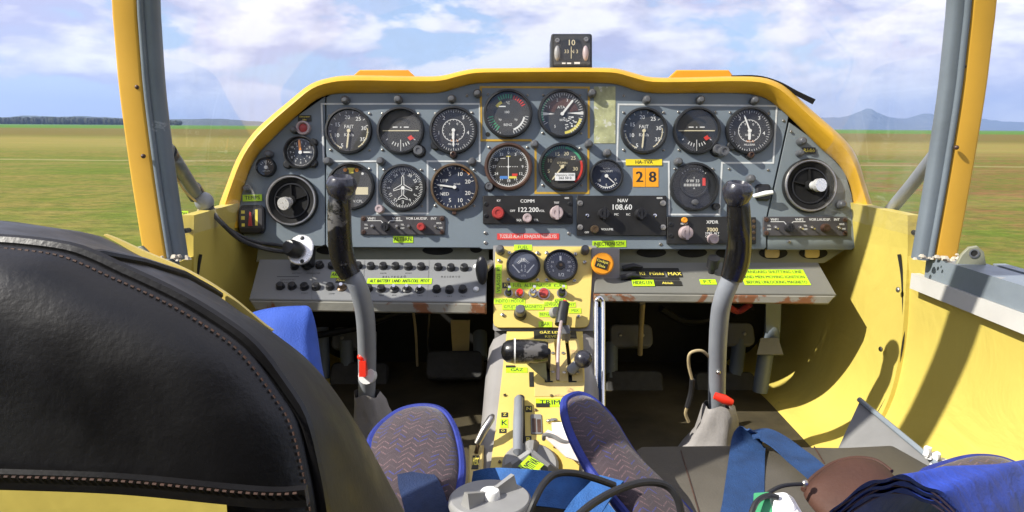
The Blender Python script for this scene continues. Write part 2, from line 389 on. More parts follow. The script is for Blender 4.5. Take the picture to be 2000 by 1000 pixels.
# ------------------------------------------------------------------ setting: field, hills, haze
def ground_mat():
    m = bpy.data.materials.new('field_grass'); m.use_nodes = True; t = NT(m.node_tree); b = t.n['Principled BSDF']
    pos = t.add('ShaderNodeNewGeometry').outputs['Position']; x, y, z = t.sep(pos)
    wob = t.noise(t.vm('MULTIPLY', pos, (.012, .03, 0)), 1, 4)
    yd = t.m('MULTIPLY', y, t.m('MULTIPLY_ADD', wob, .5, .75))
    big = t.noise(t.vm('MULTIPLY', pos, (.075, .13, 0)), 1, 8, .68, .4)
    mid = t.noise(t.vm('MULTIPLY', pos, (.6, .9, 0)), 1, 6, .7)
    fin = t.noise(t.vm('MULTIPLY', pos, (2.2, 3.2, 0)), 1, 6, .75)
    c = t.mix(t.ramp(big, [(.38, 0), (.6, 1)]), (.120, .175, .020), (.285, .225, .060))
    brown = t.ramp(t.m('ADD', t.m('MULTIPLY', big, .6), t.m('MULTIPLY', mid, .4)), [(.45, 0), (.55, 1)])
    side = t.ramp(t.m('MULTIPLY_ADD', x, .025, .5), [(.45, .25), (.75, 1)])
    c = t.mix(t.m('MULTIPLY', brown, side), c, (.225, .108, .045))
    c = t.mix(t.ramp(mid, [(.36, .65), (.56, 0)]), c, (.085, .125, .012))
    c = t.mix(t.ramp(fin, [(.38, .75), (.58, 0)]), c, (.065, .085, .014))
    strip = t.noise(t.vm('MULTIPLY', pos, (.035, .21, 0)), 1, 6, .65, .5)
    c = t.mix(t.ramp(strip, [(.45, 0), (.58, .3)]), c, (.115, .155, .016))
    c = t.mix(t.ramp(strip, [(.36, .3), (.48, 0)]), c, (.29, .215, .075))
    track = t.ramp(t.m('ABSOLUTE', t.m('SUBTRACT', t.m('MULTIPLY', y, t.m('MULTIPLY_ADD', t.noise(t.vm('MULTIPLY', pos, (.05, 0, 0)), 1, 3), .12, .94)), 41)), [(.0, 1.0), (1.0, .0)])
    c = t.mix(t.m('MULTIPLY', track, .45), c, (.42, .33, .18))
    far = t.ramp(t.m('DIVIDE', y, 1000.0), [(.10, 0), (.15, 1), (.34, 1), (.36, 0)])
    c = t.mix(t.m('MULTIPLY', far, .75), c, (.150, .112, .03))
    near = t.ramp(t.m('DIVIDE', y, 1000.0), [(.05, 0), (.07, 1), (.10, 1), (.13, 0)]); c = t.mix(t.m('MULTIPLY', near, .55), c, (.30, .235, .07))
    crop = t.ramp(t.m('DIVIDE', y, 1000.0), [(.36, 0), (.37, 1)])
    c = t.mix(crop, c, (.085, .18, .02))
    t.l.new(c, b.inputs['Base Color']); b.inputs['Roughness'].default_value = 1; b.inputs['Specular IOR Level'].default_value = .1
    bn = t.add('ShaderNodeBump'); bn.inputs['Strength'].default_value = .8; bn.inputs['Distance'].default_value = .12
    t.l.new(t.m('ADD', mid, t.m('MULTIPLY', fin, .5)), bn.inputs['Height']); t.l.new(bn.outputs[0], b.inputs['Normal']); MATS['field_grass'] = m
ground_mat()
g = MB(); xs = [-9000, -2500, -600, -150, -40, -10, 10, 40, 150, 600, 2500, 9000]; ys = [-3000, -400, -60, -10, 10, 60, 200, 700, 2500, 7000, 15500]
g.v = [(x, y, -TILT*x) for y in ys for x in xs]
g.f = [(j*12+i, j*12+i+1, (j+1)*12+i+1, (j+1)*12+i) for j in range(len(ys)-1) for i in range(11)]
obj('ground', g, 'field_grass', kind='structure', smooth=0)
mat('far_wood', (.03, .035, .018), .95, var=.5, vs=.03)
mat('hill_soil', (.05, .065, .045), .95, var=.3, vs=.004)
def ridge(name, prof, Y, depth, m, sub=8):
    # prof: (u, v) skyline seen from the field at distance Y; a real ridge with a fore slope and a back slope
    P = catmull([V((u, v, 0)) for u, v in prof], sub); r0 = []; r1 = []; r2 = []; mid = []
    for p in P:
        d = W(p.x, p.y, 1.0)-C0; k = Y/d.y; x = d.x*k; top = CAMZ+d.z*k
        gz = -TILT*x-3; nz = random.uniform(-1, 1)*.0004*Y
        top = max(gz+2, top+nz)
        r0.append((x, Y-depth, gz)); r1.append((x, Y+random.uniform(-.1, .1)*depth, top)); r2.append((x, Y+depth*1.5, gz))
        mid.append((x, Y-depth*.45, gz+(top-gz)*random.uniform(.45, .62)))
    return obj(name, MB().loops([r0, mid, r1, r2], closed=False, cap0=False, cap1=False), m, kind='structure', smooth=70)

ridge('hills', [(-500, 236), (-200, 232), (0, 229), (60, 226), (110, 228), (170, 227), (230, 230), (330, 233), (420, 232), (480, 236), (600, 244), (760, 250)], 4200, 500, 'hill_soil')
ridge('mountains', [(1290, 258), (1400, 249), (1500, 241), (1600, 230), (1640, 229), (1672, 223), (1684, 218), (1693, 212), (1703, 218), (1716, 223), (1740, 229), (1780, 232), (1798, 227), (1810, 222), (1822, 227), (1836, 231), (1870, 236), (1910, 232), (1960, 237), (2050, 240), (2200, 234), (2500, 245)], 12000, 1200, 'hill_soil')
def wood(name, u0, u1, prof, Y, n, label):
    # a far wood that reads as one mass: many small crowns standing shoulder to shoulder
    mb = MB()
    for i in range(n):
        u = random.uniform(u0, u1); yy = Y+random.uniform(0, 130); d = W(u, prof(u), 1.0)-C0; k = yy/d.y; x = d.x*k
        top = (CAMZ+d.z*k)*random.uniform(.86, 1.06); gz = -TILT*x; r = (top-gz)*random.uniform(.28, .5); c = (x, yy, gz+(top-gz)*.55); hz_ = (top-gz)*.5
        rg = []
        for a in (.25, .8, 1.4, 2.1, 2.8):
            rg.append([(c[0]+r*math.sin(a)*math.cos(j*1.0472)*random.uniform(.75, 1.2), c[1]+r*math.sin(a)*math.sin(j*1.0472), c[2]+hz_*math.cos(a)*random.uniform(.85, 1.1)) for j in range(6)])
        mb.loops(rg)
    o = obj(name, mb, 'far_wood', kind='stuff', smooth=0); o['label'] = label; o['category'] = 'wood'
wood('far_wood', -500, 352, lambda u: 234-4*math.sin((u+120)*.008), 1700, 1700, 'dark far wood along the skyline at the left')
wood('far_wood', 1480, 1665, lambda u: 256+1.5*math.sin(u*.08), 1100, 80, 'low dark bushes on the skyline below the blue peaks')
wood('far_wood', 1880, 2300, lambda u: 262+1.5*math.sin(u*.07), 900, 120, 'low dark tree clumps on the skyline at the right edge')

# ------------------------------------------------------------------ fuselage: walls, floor, sills, posts, struts, screen
FY0, FY1 = -.55, 1.80
fus = thing('fuselage', 'yellow painted aircraft cockpit shell with grey and yellow windscreen posts', 'aircraft', (CX, .8, FLZ-.05))
PROF = [(.600, -.215), (.607, -.26), (.612, -.34), (.610, -.40), (.602, -.46), (.586, -.510), (.566, -.542), (.535, -.566), (.495, -.580), (.47, -.60)]
def wall(side, y0, y1, dx, name, label, n=14, top=None):
    mb = MB(); rings_in = []; rings_out = []
    for i in range(n+1):
        y = y0+(y1-y0)*i/n; tp = 1-.10*max(0, (y-1.45)/.7)
        P = catmull([V((x, z, 0)) for x, z in PROF], 4)
        if top: P = [V((p.x, p.y+(top(y)-(-.215))*max(0, (p.y+.34)/.125), 0)) for p in P]
        rings_in.append([(CX+side*(p.x+dx)*tp, y, CAMZ+p.y) for p in P])
        rings_out.append([(CX+side*(p.x+dx+.022)*tp, y, CAMZ+p.y-(.02 if p.y < -.54 else 0)) for p in P])
    rings = [a+b[::-1] for a, b in zip(rings_in, rings_out)]
    return obj(name, mb.loops(rings), 'wall_yellow', fus, label=label, smooth=50)
for sd_ in (1, -1):
    wall(sd_, FY0, 1.185, .004, 'side_panel', 'pale yellow cabin side panel')
    wall(sd_, 1.165, FY1, -.004, 'front_side_panel', 'pale yellow footwell side panel', top=lambda y: -.145 if y < 1.36 else -.145-.02*(y-1.36))
for sd_ in (1, -1):
    jp = catmull([V((CX+sd_*(x-.001), 1.187+.02*math.sin((z+.2)*9), CAMZ+z)) for x, z in PROF[:6]], 5)
    obj('joint_gap_shade', MB().tube(jp, .0028, 6), 'dark_recess', fus)  # thin dark tube drawn in for the shade in the panel joint gap
fl = MB(); fl.box(CX-.555, CX+.555, FY0, FY1, CAMZ-.62, FLZ)
obj('floor', fl, 'floor_dark', fus)
obj('belly_skin', MB().loops([[(CX-.60, y, CAMZ-.56), (CX-.48, y, CAMZ-.70), (CX+.48, y, CAMZ-.70), (CX+.60, y, CAMZ-.56), (CX+.47, y, CAMZ-.66), (CX-.47, y, CAMZ-.66)] for y in (FY0, FY1)]), 'skin_yellow', fus)
fw = MB(); fw.box(CX-.58, CX+.58, FY1-.11, FY1-.08, CAMZ-.59, CAMZ-.02); obj('firewall', fw, 'firewall', fus)
# outer skins so that the shell reads from a step to the side
for sd_ in (1, -1):
    mb = MB().loops([[(CX+sd_*.632*t, y, CAMZ-.235), (CX+sd_*.645*t, y, CAMZ-.35), (CX+sd_*.60*t, y, CAMZ-.60), (CX+sd_*.63*t, y, CAMZ-.60), (CX+sd_*.672*t, y, CAMZ-.35), (CX+sd_*.655*t, y, CAMZ-.235)] for y, t in ((FY0, 1), (1.45, 1), (FY1, .9))])
    obj('outer_skin', mb, 'skin_yellow', fus)
    # sill rail with its slide groove and the white trim strip inside
    x0 = CX+sd_*.596
    r = MB(); r.box(min(x0, x0+sd_*.052), max(x0, x0+sd_*.052), FY0, 1.10, CAMZ-.236, CAMZ-.202)
    r.box(min(x0+sd_*.066, x0+sd_*.084), max(x0+sd_*.066, x0+sd_*.084), FY0, 1.04, CAMZ-.236, CAMZ-.203)
    r.box(min(x0+sd_*.03, x0+sd_*.07), max(x0+sd_*.03, x0+sd_*.07), FY0, 1.04, CAMZ-.240, CAMZ-.226)
    rail = obj('sill_rail', r, 'rail_grey', fus, label='scuffed grey sill rail')
    obj('rail_groove', MB().box(min(x0+sd_*.0525, x0+sd_*.0655), max(x0+sd_*.0525, x0+sd_*.0655), FY0+.01, 1.03, CAMZ-.225, CAMZ-.209), 'dark_recess', rail)
    t = MB(); t.box(min(x0-sd_*.004, x0+sd_*.010), max(x0-sd_*.004, x0+sd_*.010), FY0, 1.13, CAMZ-.262, CAMZ-.2365); obj('trim_strip', t, 'strip_white', fus, label='off white trim strip under the sill')
    # windscreen post: grey inner section and yellow outer section, one bow across the roof
    HY = 1.09
xin = .588
def bow(off, z0, dy=0.0):
    pts = []; CX = .060; HY = 1.09+dy
    for sd_ in (-1, 1):
        q = [V((CX+sd_*(xin+off-.006), HY, CAMZ+z0)), V((CX+sd_*(xin+off), HY-.006, CAMZ-.05)), V((CX+sd_*(xin+off-.004), HY-.02, CAMZ+.10)), V((CX+sd_*(xin+off-.03), HY-.045, CAMZ+.24)), V((CX+sd_*(xin+off-.12), HY-.07, CAMZ+.36+off)), V((CX+sd_*(xin+off-.32), HY-.08, CAMZ+.425+off))]
        pts.append(q)
    return catmull(pts[0]+[V((CX, HY-.085, CAMZ+.44+off))]+pts[1][::-1], 5)
def sweep(path, sec, name, m, label):
    rings = []
    N = len(path)
    for i, p in enumerate(path):
        d = (path[min(i+1, N-1)]-path[max(0, i-1)]).normalized(); yv = V((0, 1, 0)); yv = (yv-d*yv.dot(d)).normalized(); xv = yv.cross(d)
        rings.append([p+xv*a+yv*b for a, b in sec])
    return obj(name, MB().loops(rings), m, fus, label=label, smooth=45)
def csec(w, d, r=.008): return rrect(-w/2, w/2, -d/2, d/2, r, 3)
sweep(bow(.004, -.205), csec(.024, .024, .008), 'windscreen_bow', 'post_grey', 'grey inner windscreen bow')
sweep(bow(.012, -.200, -.012), csec(.009, .010, .004), 'seal_bead', 'post_grey', 'thin raised grey bead along the bow')
sweep(bow(.035, -.205), csec(.036, .030, .004), 'bow_skin', 'post_yellow', 'yellow outer skin of the windscreen bow')
# the slid back canopy: its front bow arches over the seats and shades the right wall
hb_ = [(-.60, -.19), (-.602, -.05), (-.58, .10), (-.50, .25), (-.33, .355), (-.14, .425), (0, .445)]; hb_ = hb_+[(-x, z) for x, z in hb_[::-1][1:]]
sweep(catmull([V((CX+x, .45+.24*min(1, max(0, (z+.19)/.50))**1.7, CAMZ+z)) for x, z in hb_], 6), csec(.034, .07, .010), 'canopy_bow', 'post_grey', 'grey front bow of the slid back canopy')
for sd_ in (-1, 1):
    f = MB()
    for k in range(24):
        c = V((CX+sd_*(xin+random.uniform(-.028, .042)), HY+random.uniform(-.045, -.02), CAMZ-.202+random.uniform(0, .008))); q = random.uniform(.0018, .0055)
        f.loops([[c+V((q*math.cos(j*1.3)*random.uniform(.6, 1.4), q*math.sin(j*1.3), -q*.3)) for j in range(5)], [c+V((q*.6*math.cos(j*1.3), q*.6*math.sin(j*1.3), q*.5)) for j in range(5)]])
    obj('flaked_paint', f, 'flaked_paint', fus, label='cream flaking paint and sealant at the post foot', kind='stuff', smooth=0)
    # drilled bracket beside the foot
    br = MB(); pl = Plane(V((CX+sd_*.622-.012, 1.035, CAMZ-.203)), V((CX+sd_*.622+.05, 1.02, CAMZ-.203)), V((CX+sd_*.622-.012, 1.035, CAMZ-.14))); pl.M = pl.M @ Matrix.Scale(.6, 4)
    br.plate([(-.012, 0), (.055, 0), (.046, .034), (.030, .048), (.012, .044), (-.002, .026)], -.005, .005, .002, pl.M)
    b = obj('bracket', br, 'bracket_olive', fus, label='small drilled bracket at the post foot')
    obj('bracket_hole', MB().lathe([(.011, .0052), (.012, .0075), (.008, .0075), (.007, .0055)], 16, pl.M @ Matrix.Translation((.024, .03, 0))), 'steel', b)
    obj('bracket_hole', MB().disc(.0075, .0058, 16, 0, 0, pl.M @ Matrix.Translation((.024, .03, 0))), 'dark_recess', b)
obj('brace_strut', MB().tube([W(322, 285, 1.09), W(345, 318, 1.14), W(385, 382, 1.25)], .0115, 14), 'post_grey', fus, label='grey tubular brace from post to left panel corner')
obj('strut_clamp', MB().tube([W(376, 368, 1.235), W(383, 379, 1.248), W(387, 385, 1.252)], .0150, 14), 'black_plastic', fus)
obj('strut_clamp', MB().tube([W(327, 296, 1.10), W(332, 304, 1.115)], .0142, 14), 'black_plastic', fus)
obj('brace_strut', MB().tube([W(1835, 292, 1.09), W(1780, 362, 1.2), W(1714, 440, 1.335)], .0110, 14), 'stick_grey', fus, label='grey tubular brace from post to right panel corner')
for a_, b_ in (((1716, 442, 1.335), (1806, 458, 1.13)), ((424, 444, 1.335), (352, 452, 1.13))): obj('windscreen_seal', MB().tube([W(*a_), W((a_[0]+b_[0])/2, (a_[1]+b_[1])/2-1, 1.23), W(*b_)], .0042, 8), 'black_matte', fus)
for u, v in ((1888, 18), (1868, 288), (1884, 130), (262, 30), (280, 305), (268, 170)):
    obj('screw', MB().sphere(tuple(W(u, v, 1.075-.00016*(300-v)*.0+(-.066)*(1-v/470.0))), .0035, .0035, .0035), 'bezel_brown', fus)
# screws along the wall joint
for u, v in ((1754, 566), (1720, 682), (1674, 800)):
    x = CX+.600; d = W(u, v, 1)-C0; k = (x-.004)/d.x
    obj('screw', MB().sphere((0, 0, 0), .005, .005, .003), 'screw_steel', fus, Matrix.Translation(C0+d*k) @ Matrix.Rotation(-math.pi/2, 4, 'Y'))
rear = [(-.60, -.20), (-.602, -.05), (-.575, .12), (-.48, .28), (-.30, .38), (0, .43), (.30, .38), (.48, .28), (.575, .12), (.602, -.05), (.60, -.20)]
rc = catmull([V((x, z, 0)) for x, z in rear], 4)
obj('rear_roof', MB().loops([[V((CX+p.x*k, y, CAMZ+p.y*k)) for p in rc]+[V((CX+p.x*k*1.04, y, CAMZ+p.y*k*1.04+.003)) for p in rc[::-1]] for y, k in ((-.12, 1.0), (FY0, .98))]), 'cabin_lining', fus, label='dark lining of the rear cabin roof')
obj('rear_bulkhead', MB().plate([(-.60, -.58), (.60, -.58)]+[(p.x*.98, p.y*.98) for p in rc[::-1]], 0, .02, 0, Matrix.Translation((CX, FY0, CAMZ)) @ Matrix.Rotation(math.pi/2, 4, 'X')), 'cabin_lining', fus, label='dark rear cabin bulkhead')
# curved perspex windscreen ahead of the bow
ws = []
B1 = bow(-.004, -.17)
for k in range(9):
    t = k/8; ring = []
    for p in B1:
        s_ = (p.x-CX)/.59
        e = V((CX+s_*.50, 1.92-.10*s_*s_, CAMZ-.16+(p.z-CAMZ+.17)*.16))
        q = p.lerp(e, t); q.z += math.sin(t*math.pi)*.05*(p.z-CAMZ+.17)/.6; q.y += .001
        ring.append(q)
    ws.append(ring)
obj('windscreen', MB().loops(ws, closed=False, cap0=False, cap1=False), 'perspex', fus, label='clear curved windscreen with faint dusty streaks', smooth=60)

# ------------------------------------------------------------------ padded glare shield
PP = Plane(W(1000, 500, 1.37), W(1500, 500, 1.37), W(1000, 0, 1.37))       # the instrument panel board
gs = thing('glareshield', 'thick yellow padded rim curving over the instrument panel', 'glareshield', W(1070, 150, 1.37))
OUT = [(427, 440), (426, 408), (442, 362), (461, 313), (485, 272), (514, 240), (567, 195), (605, 165), (643, 152), (689, 147), (810, 149), (860, 148), (895, 140), (930, 134), (990, 133), (1080, 132), (1165, 132), (1205, 134), (1240, 143), (1276, 151), (1350, 151), (1428, 149), (1485, 150), (1520, 160), (1545, 177), (1580, 210), (1637, 260), (1663, 288), (1678, 318), (1690, 358), (1708, 415), (1713, 457)]
INN = [(466, 446), (467, 408), (476, 366), (491, 325), (512, 292), (552, 252), (590, 217), (618, 195), (650, 184), (704, 182), (800, 182), (858, 181), (895, 171), (930, 163), (990, 161), (1080, 161), (1165, 162), (1205, 165), (1240, 176), (1276, 182), (1350, 182), (1440, 182), (1480, 187), (1503, 197), (1528, 217), (1560, 247), (1603, 290), (1630, 313), (1648, 336), (1661, 366), (1669, 410), (1672, 458)]
rings = []
for (ou, ov), (iu, iv) in zip(catmull([V((a, b, 0)) for a, b in OUT], 3), [(0, 0)]*0) if False else []: pass
O3 = catmull([V((a, b, 0)) for a, b in OUT], 3); I3 = catmull([V((a, b, 0)) for a, b in INN], 3)
for o, i in zip(O3, I3):
    L = []
    for f, h in ((0, .000), (.02, .006), (.16, .013), (.36, .023), (.56, .032), (.72, .036), (.86, .033), (.96, .022), (1.0, .004), (.985, -.03), (.96, -.09), (.78, -.09), (.4, -.02)):
        uu = i.x+(o.x-i.x)*f; vv = i.y+(o.y-i.y)*f
        L.append(PP.M @ PP.L(uu, vv, h if h > -.02 else h*.3)+(PP.M.to_3x3() @ V((0, 0, h*.7)) if h <= -.02 else V((0, 0, 0))))
    rings.append(L)
obj('padded_rim', MB().loops(rings), 'rim_yellow', gs, smooth=60)
rings = []
for o in O3[9:-6]:
    p = PP.M @ PP.L(o.x, o.y, 0)
    rings.append([p+V((0, .045, -.012)), p+V((0, .50, -.13)), p+V((0, .50, -.15)), p+V((0, .045, -.03))])
obj('top_deck', MB().loops(rings), 'black_matte', gs, label='black deck running forward to the windscreen')
for (a, b, c, d) in (((675, 160), (702, 136), (797, 136), (822, 160)), ((1296, 160), (1322, 136), (1424, 136), (1442, 160))):
    poly = [PP.xy(*q, -.055) for q in (a, d, c, b)]
    obj('hinged_flap', MB().plate(poly, -.075, -.055, .003, PP.M), 'flap_orange', gs, label='orange flap standing above the padded rim')

# ------------------------------------------------------------------ instrument panel
pan = thing('instrument_panel', 'blue grey instrument panel filled with round gauges, radios and label tapes', 'instrument panel', W(1070, 487, 1.385))
def polypx(P, pts, h=0.0): return [P.xy(u, v, h) for u, v in pts]
def flip(p): return p[::-1]
A_top = [(637, 190), (660, 175), (800, 172), (870, 170), (940, 152), (1190, 152), (1250, 168), (1300, 172), (1460, 173), (1500, 183), (1541, 225)]
cpoly = A_top+[(1538, 240), (1497, 425), (1497, 484), (1492, 487), (942, 487), (936, 484), (640, 483), (637, 478)]
obj('main_plate', MB().plate(flip(polypx(PP, cpoly, .002)), -.004, .002, .0012, PP.M), 'panel_grey', pan, smooth=20)
lpoly = [(635, 188), (635, 478), (628, 481), (500, 476), (478, 462), (464, 440), (470, 380), (500, 300), (560, 240)]
obj('side_plate', MB().plate(polypx(PP, lpoly, .0), -.006, .0, .0012, PP.M), 'panel_grey', pan, smooth=20)
rpoly = [(1541, 238), (1600, 280), (1650, 335), (1664, 380), (1675, 465), (1672, 482), (1664, 488), (1499, 488), (1499, 425)]
obj('side_plate', MB().plate(flip(polypx(PP, rpoly, .0)), -.006, .0, .0012, PP.M), 'panel_grey_green', pan, smooth=20)
obj('back_plate', MB().plate(flip(polypx(PP, [(640, 165), (940, 145), (1190, 145), (1500, 165), (1640, 300), (1680, 470), (1660, 478), (480, 470), (455, 440), (480, 320)], 0)), -.03, -.008, 0, PP.M), 'black_matte', pan, smooth=20)
H0 = .0022
def line(pts, m, w=.0034, par=None, closed=False):
    mb = MB(); L = [PP.L(u, v, H0) for u, v in pts]
    for a, b in zip(L, L[1:]):
        d = (b-a).normalized(); n = V((-d.y, d.x, 0))*w/2; e = d*w/2
        mb.add([a-e-n, b+e-n, b+e+n, a-e+n], [(0, 1, 2, 3)]); L = L
    for i, vv in enumerate(mb.v): mb.v[i] = (vv[0], vv[1], H0+.00025*((i//4) % 4))
    return obj('painted_line', mb, m, pan, PP.M, smooth=0)
line([(632, 315), (628, 203), (937, 203), (937, 315), (835, 315), (835, 417), (737, 417), (737, 315), (650, 315)], 'line_white')
line([(1305, 316), (1205, 315), (1208, 204), (1517, 207), (1510, 318), (1410, 318), (1405, 419), (1307, 419), (1306, 316)], 'line_white')
line([(1150, 268), (1150, 171), (939, 170), (940, 274), (1036, 274)], 'line_yellow', .0042)
line([(1046, 290), (1046, 377), (1149, 377), (1149, 290)], 'line_yellow', .0042)
# ---- gauges
def ang(deg): return math.radians(90-deg)            # clock angle
def gauge(name, label, u, v, rp, dial='dial_black', bezel='bezel_black', inner=.875, P=None, par=None, prot=.011):
    P = P or PP; par = par or pan
    r = rp*P.px(u, v)*.992; M = P.at(u, v, .0023)
    bz = MB().lathe([(r, -.002), (r, prot-.003), (r*.975, prot), (r*.905, prot+.0005), (r*inner, prot-.003), (r*inner, .0015)], 48, cap=False)
    b = obj(name, bz, bezel, par, M, label=label, smooth=40)
    obj('dial', MB().disc(r*(inner+.01), .002, 48), dial, b, M, smooth=0)
    obj('glass', MB().disc(r*inner, prot-.0042, 48), 'gauge_glass', b, M, smooth=0)
    return b, M, r*inner
PH = .0024
def prints(b, M, mb, m='print_white', name='dial_print'): return obj(name, mb, m, b, M, smooth=0)
def needle(b, M, r, deg, l0, l1, w, m='print_white', h=.0042, hub=True):
    mb = MB(); a = ang(deg); ca, sa = math.cos(a), math.sin(a)
    poly = [(l0*r, -w/2), (l1*r*.9, -w/2), (l1*r, 0), (l1*r*.9, w/2), (l0*r, w/2)]
    mb.plate([(ca*x-sa*y, sa*x+ca*y) for x, y in poly], h, h+.0006)
    if hub: mb.lathe([(.0035, h-.001), (.0035, h+.0012)], 14)
    return obj('needle', mb, m, b, M, smooth=0)
def knobm(r, h, ridges=0, top=.85):
    return MB().lathe([(r*1.02, 0), (r, h*.25), (r*.96, h*.8), (r*top, h), (r*top*.55, h), (r*top*.5, h*.93)], 20)
def knob(u, v, rp, h, m, par=None, P=None, name='knob', base=.0022, label=None, pointer=False, ring=None):
    P = P or PP; par = par if par is not None else pan
    r = rp*P.px(u, v); M = P.at(u, v, base)
    mb = knobm(r, h)
    if pointer: mb.box(-r*.22, r*.22, -r*1.02, r*1.02, h*.3, h*1.05)
    k = obj(name, mb, m, par, M, label=label)
    if ring: obj('knob_ring', MB().lathe([(r*1.35, 0), (r*1.3, .002), (r*1.05, .002)], 20), ring, k, M)
    return k
SCREW = None
def screw(u, v, rp=3.2, P=None, par=None, m='screw_steel'):
    P = P or PP; par = par or pan; r = rp*P.px(u, v)
    mb = MB().lathe([(r, 0), (r*.95, .0012), (r*.5, .0020), (.0001, .0021)], 10)
    o = obj('screw', mb, m, par, P.at(u, v, .0022) @ rot(random.random()*3))
    obj('slot', MB().box(-r*.8, r*.8, -r*.14, r*.14, .0015, .00225), 'dark_recess', o, P.at(u, v, .0022) @ rot(random.random()*3))
    return o
def asi(u, v, rp, lab, col='print_white'):
    b, M, r = gauge('airspeed_gauge', lab, u, v, rp, 'dial_grey')
    mb = MB()
    for t, x, y in (('5', -.33, -.72), ('10', -.60, -.22), ('15', -.56, .30), ('20', -.08, .66), ('25', .46, .58), ('30', .72, .12), ('35', .66, -.42)): mb.text(t, x*r, y*r, r*.27, PH, bold=.02)
    mb.text('FAJT', -.0*r, .20*r, r*.24, PH); mb.text('Km/h', 0, -.2*r, r*.22, PH)
    for k in range(15): mb.tick(ang(-152+k*20.5), r*.86, r*.97, r*.03, PH)
    prints(b, M, mb, col)
    mb = MB().arc(ang(-98), ang(-158), r*.88, r*.93, PH).arc(ang(82), ang(150), r*.88, r*.93, PH); prints(b, M, mb, 'print_cream', 'speed_arc')
    needle(b, M, r, 186, -.06, .88, r*.075, 'print_cream')
asi(682, 256, 46, 'airspeed gauge with cream numerals on the left side')
asi(1257, 256, 46, 'airspeed gauge with white numerals on the right side')
def horizon(u, v, lab):
    b, M, r = gauge('artificial_horizon', lab, u, v, 46.5, 'dial_black', inner=.89)
    obj('sky_half', MB().add([(r*.93*math.cos(math.pi*j/24), r*.93*math.sin(math.pi*j/24)+.0, .0022) for j in range(25)], [tuple(range(25))]), 'dial_grey', b, M, smooth=0)
    obj('sky_dome', MB().arc(ang(-50), ang(50), r*.50, r*.62, .0024), 'bezel_black', b, M, smooth=0)
    mb = MB().rect(-.86*r, .86*r, -.015*r, .03*r, PH+.0002); prints(b, M, mb, 'print_cream', 'horizon_bar')
    mb = MB().rect(-.38*r, -.15*r, .15*r, .20*r, PH+.0003).rect(.15*r, .38*r, .15*r, .20*r, PH+.0003).rect(-.03*r, .03*r, .14*r, .20*r, PH+.0003)
    for k in (-3, -2, -1, 0, 1, 2, 3): mb.tick(ang(180+k*11), r*.60, r*(.76 if k else .95), r*.035, PH+.0003)
    mb.tick(ang(180), r*.42, r*.95, r*.03, PH+.0003); mb.tick(ang(238), r*.72, r*.82, r*.04, PH+.0003); mb.tick(ang(122), r*.72, r*.82, r*.04, PH+.0003)
    prints(b, M, mb)
    fl_ = [(.32, -.32), (.50, -.20), (.56, -.30), (.66, -.34), (.52, -.42), (.44, -.46)]
    obj('warning_flag', MB().plate([(x*r, y*r) for x, y in fl_[::-1]], .003, .0036), 'print_red', b, M, smooth=0)
horizon(783, 256, 'artificial horizon with small red flag on the left side'); horizon(1360, 256, 'artificial horizon with small red flag on the right side')
knob(819, 296, 10, .020, 'knob_grey', ring='bezel_black'); knob(1399, 293, 10, .016, 'knob_grey', ring='bezel_black'); knob(1408, 298, 10, .026, 'knob_grey')
def alti(u, v, lab, d1, d2):
    b, M, r = gauge('altimeter', lab, u, v, 47, 'dial_black', inner=.88)
    mb = MB()
    for t, x, y in (('1', -.70, -.12), ('2', -.46, .58), ('3', .46, .60), ('4', .68, -.12)): mb.text(t, x*r, y*r, r*.24, PH, bold=.03)
    for t, x, y in (('0', .18, .30), ('9', -.2, .30)): mb.text(t, x*r, y*r, r*.16, PH)
    mb.text('1000 m', 0, -.20*r, r*.15, PH); mb.text('MILLIBAR', 0, -.66*r, r*.13, PH)
    for k in range(50): mb.tick(ang(k*7.2), r*(.88 if k % 5 else .82), r*.97, r*.018, PH)
    mb.arc(0, 2*math.pi, r*.51, r*.535, PH, 40)
    for k in range(20): mb.tick(ang(k*18), r*.46, r*.52, r*.02, PH)
    prints(b, M, mb); prints(b, M, MB().text('MB-IV', .05*r, -.5*r, r*.15, PH), 'print_orange')
    needle(b, M, r, d1, -.08, .80, r*.07, h=.0042); needle(b, M, r, d2, -.05, .45, r*.12, h=.0034)
    ear = MB(); ear.lathe([(r*.22, -.002), (r*.22, .006), (r*.18, .008)], 16, cx=-r*.86, cy=-r*.72); ear.lathe([(r*.20, -.002), (r*.20, .006), (r*.16, .008)], 16, cx=0, cy=-r*1.16)
    obj('bezel_lug', ear, 'bezel_black', b, M)
    obj('setting_knob', MB().lathe([(r*.15, .007), (r*.14, .015), (r*.09, .016), (r*.07, .013)], 16, cx=0, cy=-r*1.17), 'bezel_brown', b, M)
alti(886, 255, 'altimeter with both hands pointing straight down on the left side', 180, 182); alti(1463, 256, 'altimeter with long hand pointing to the two on the right side', -20, 182)
# turn gauge behind the left stick
b, M, r = gauge('turn_gauge', 'turn gauge half hidden by the left stick grip with yellow lamps', 686, 364, 47, 'dial_grey')
prints(b, M, MB().rect(-.10*r, .12*r, .62*r, .84*r, PH).rect(-.16*r, .18*r, .80*r, .88*r, PH+.0001), 'print_yellow')
prints(b, M, MB().disc(.09*r, PH, 14, -.28*r, .78*r).disc(.09*r, PH, 14, .28*r, .78*r), 'print_orange'); prints(b, M, MB().disc(.06*r, PH, 14, .55*r, .6*r).text('V.CPL.', .35*r, -.72*r, r*.18, PH))
prints(b, M, MB().rect(.22*r, .82*r, -.40*r, -.04*r, PH), 'print_cream', 'paper_note')
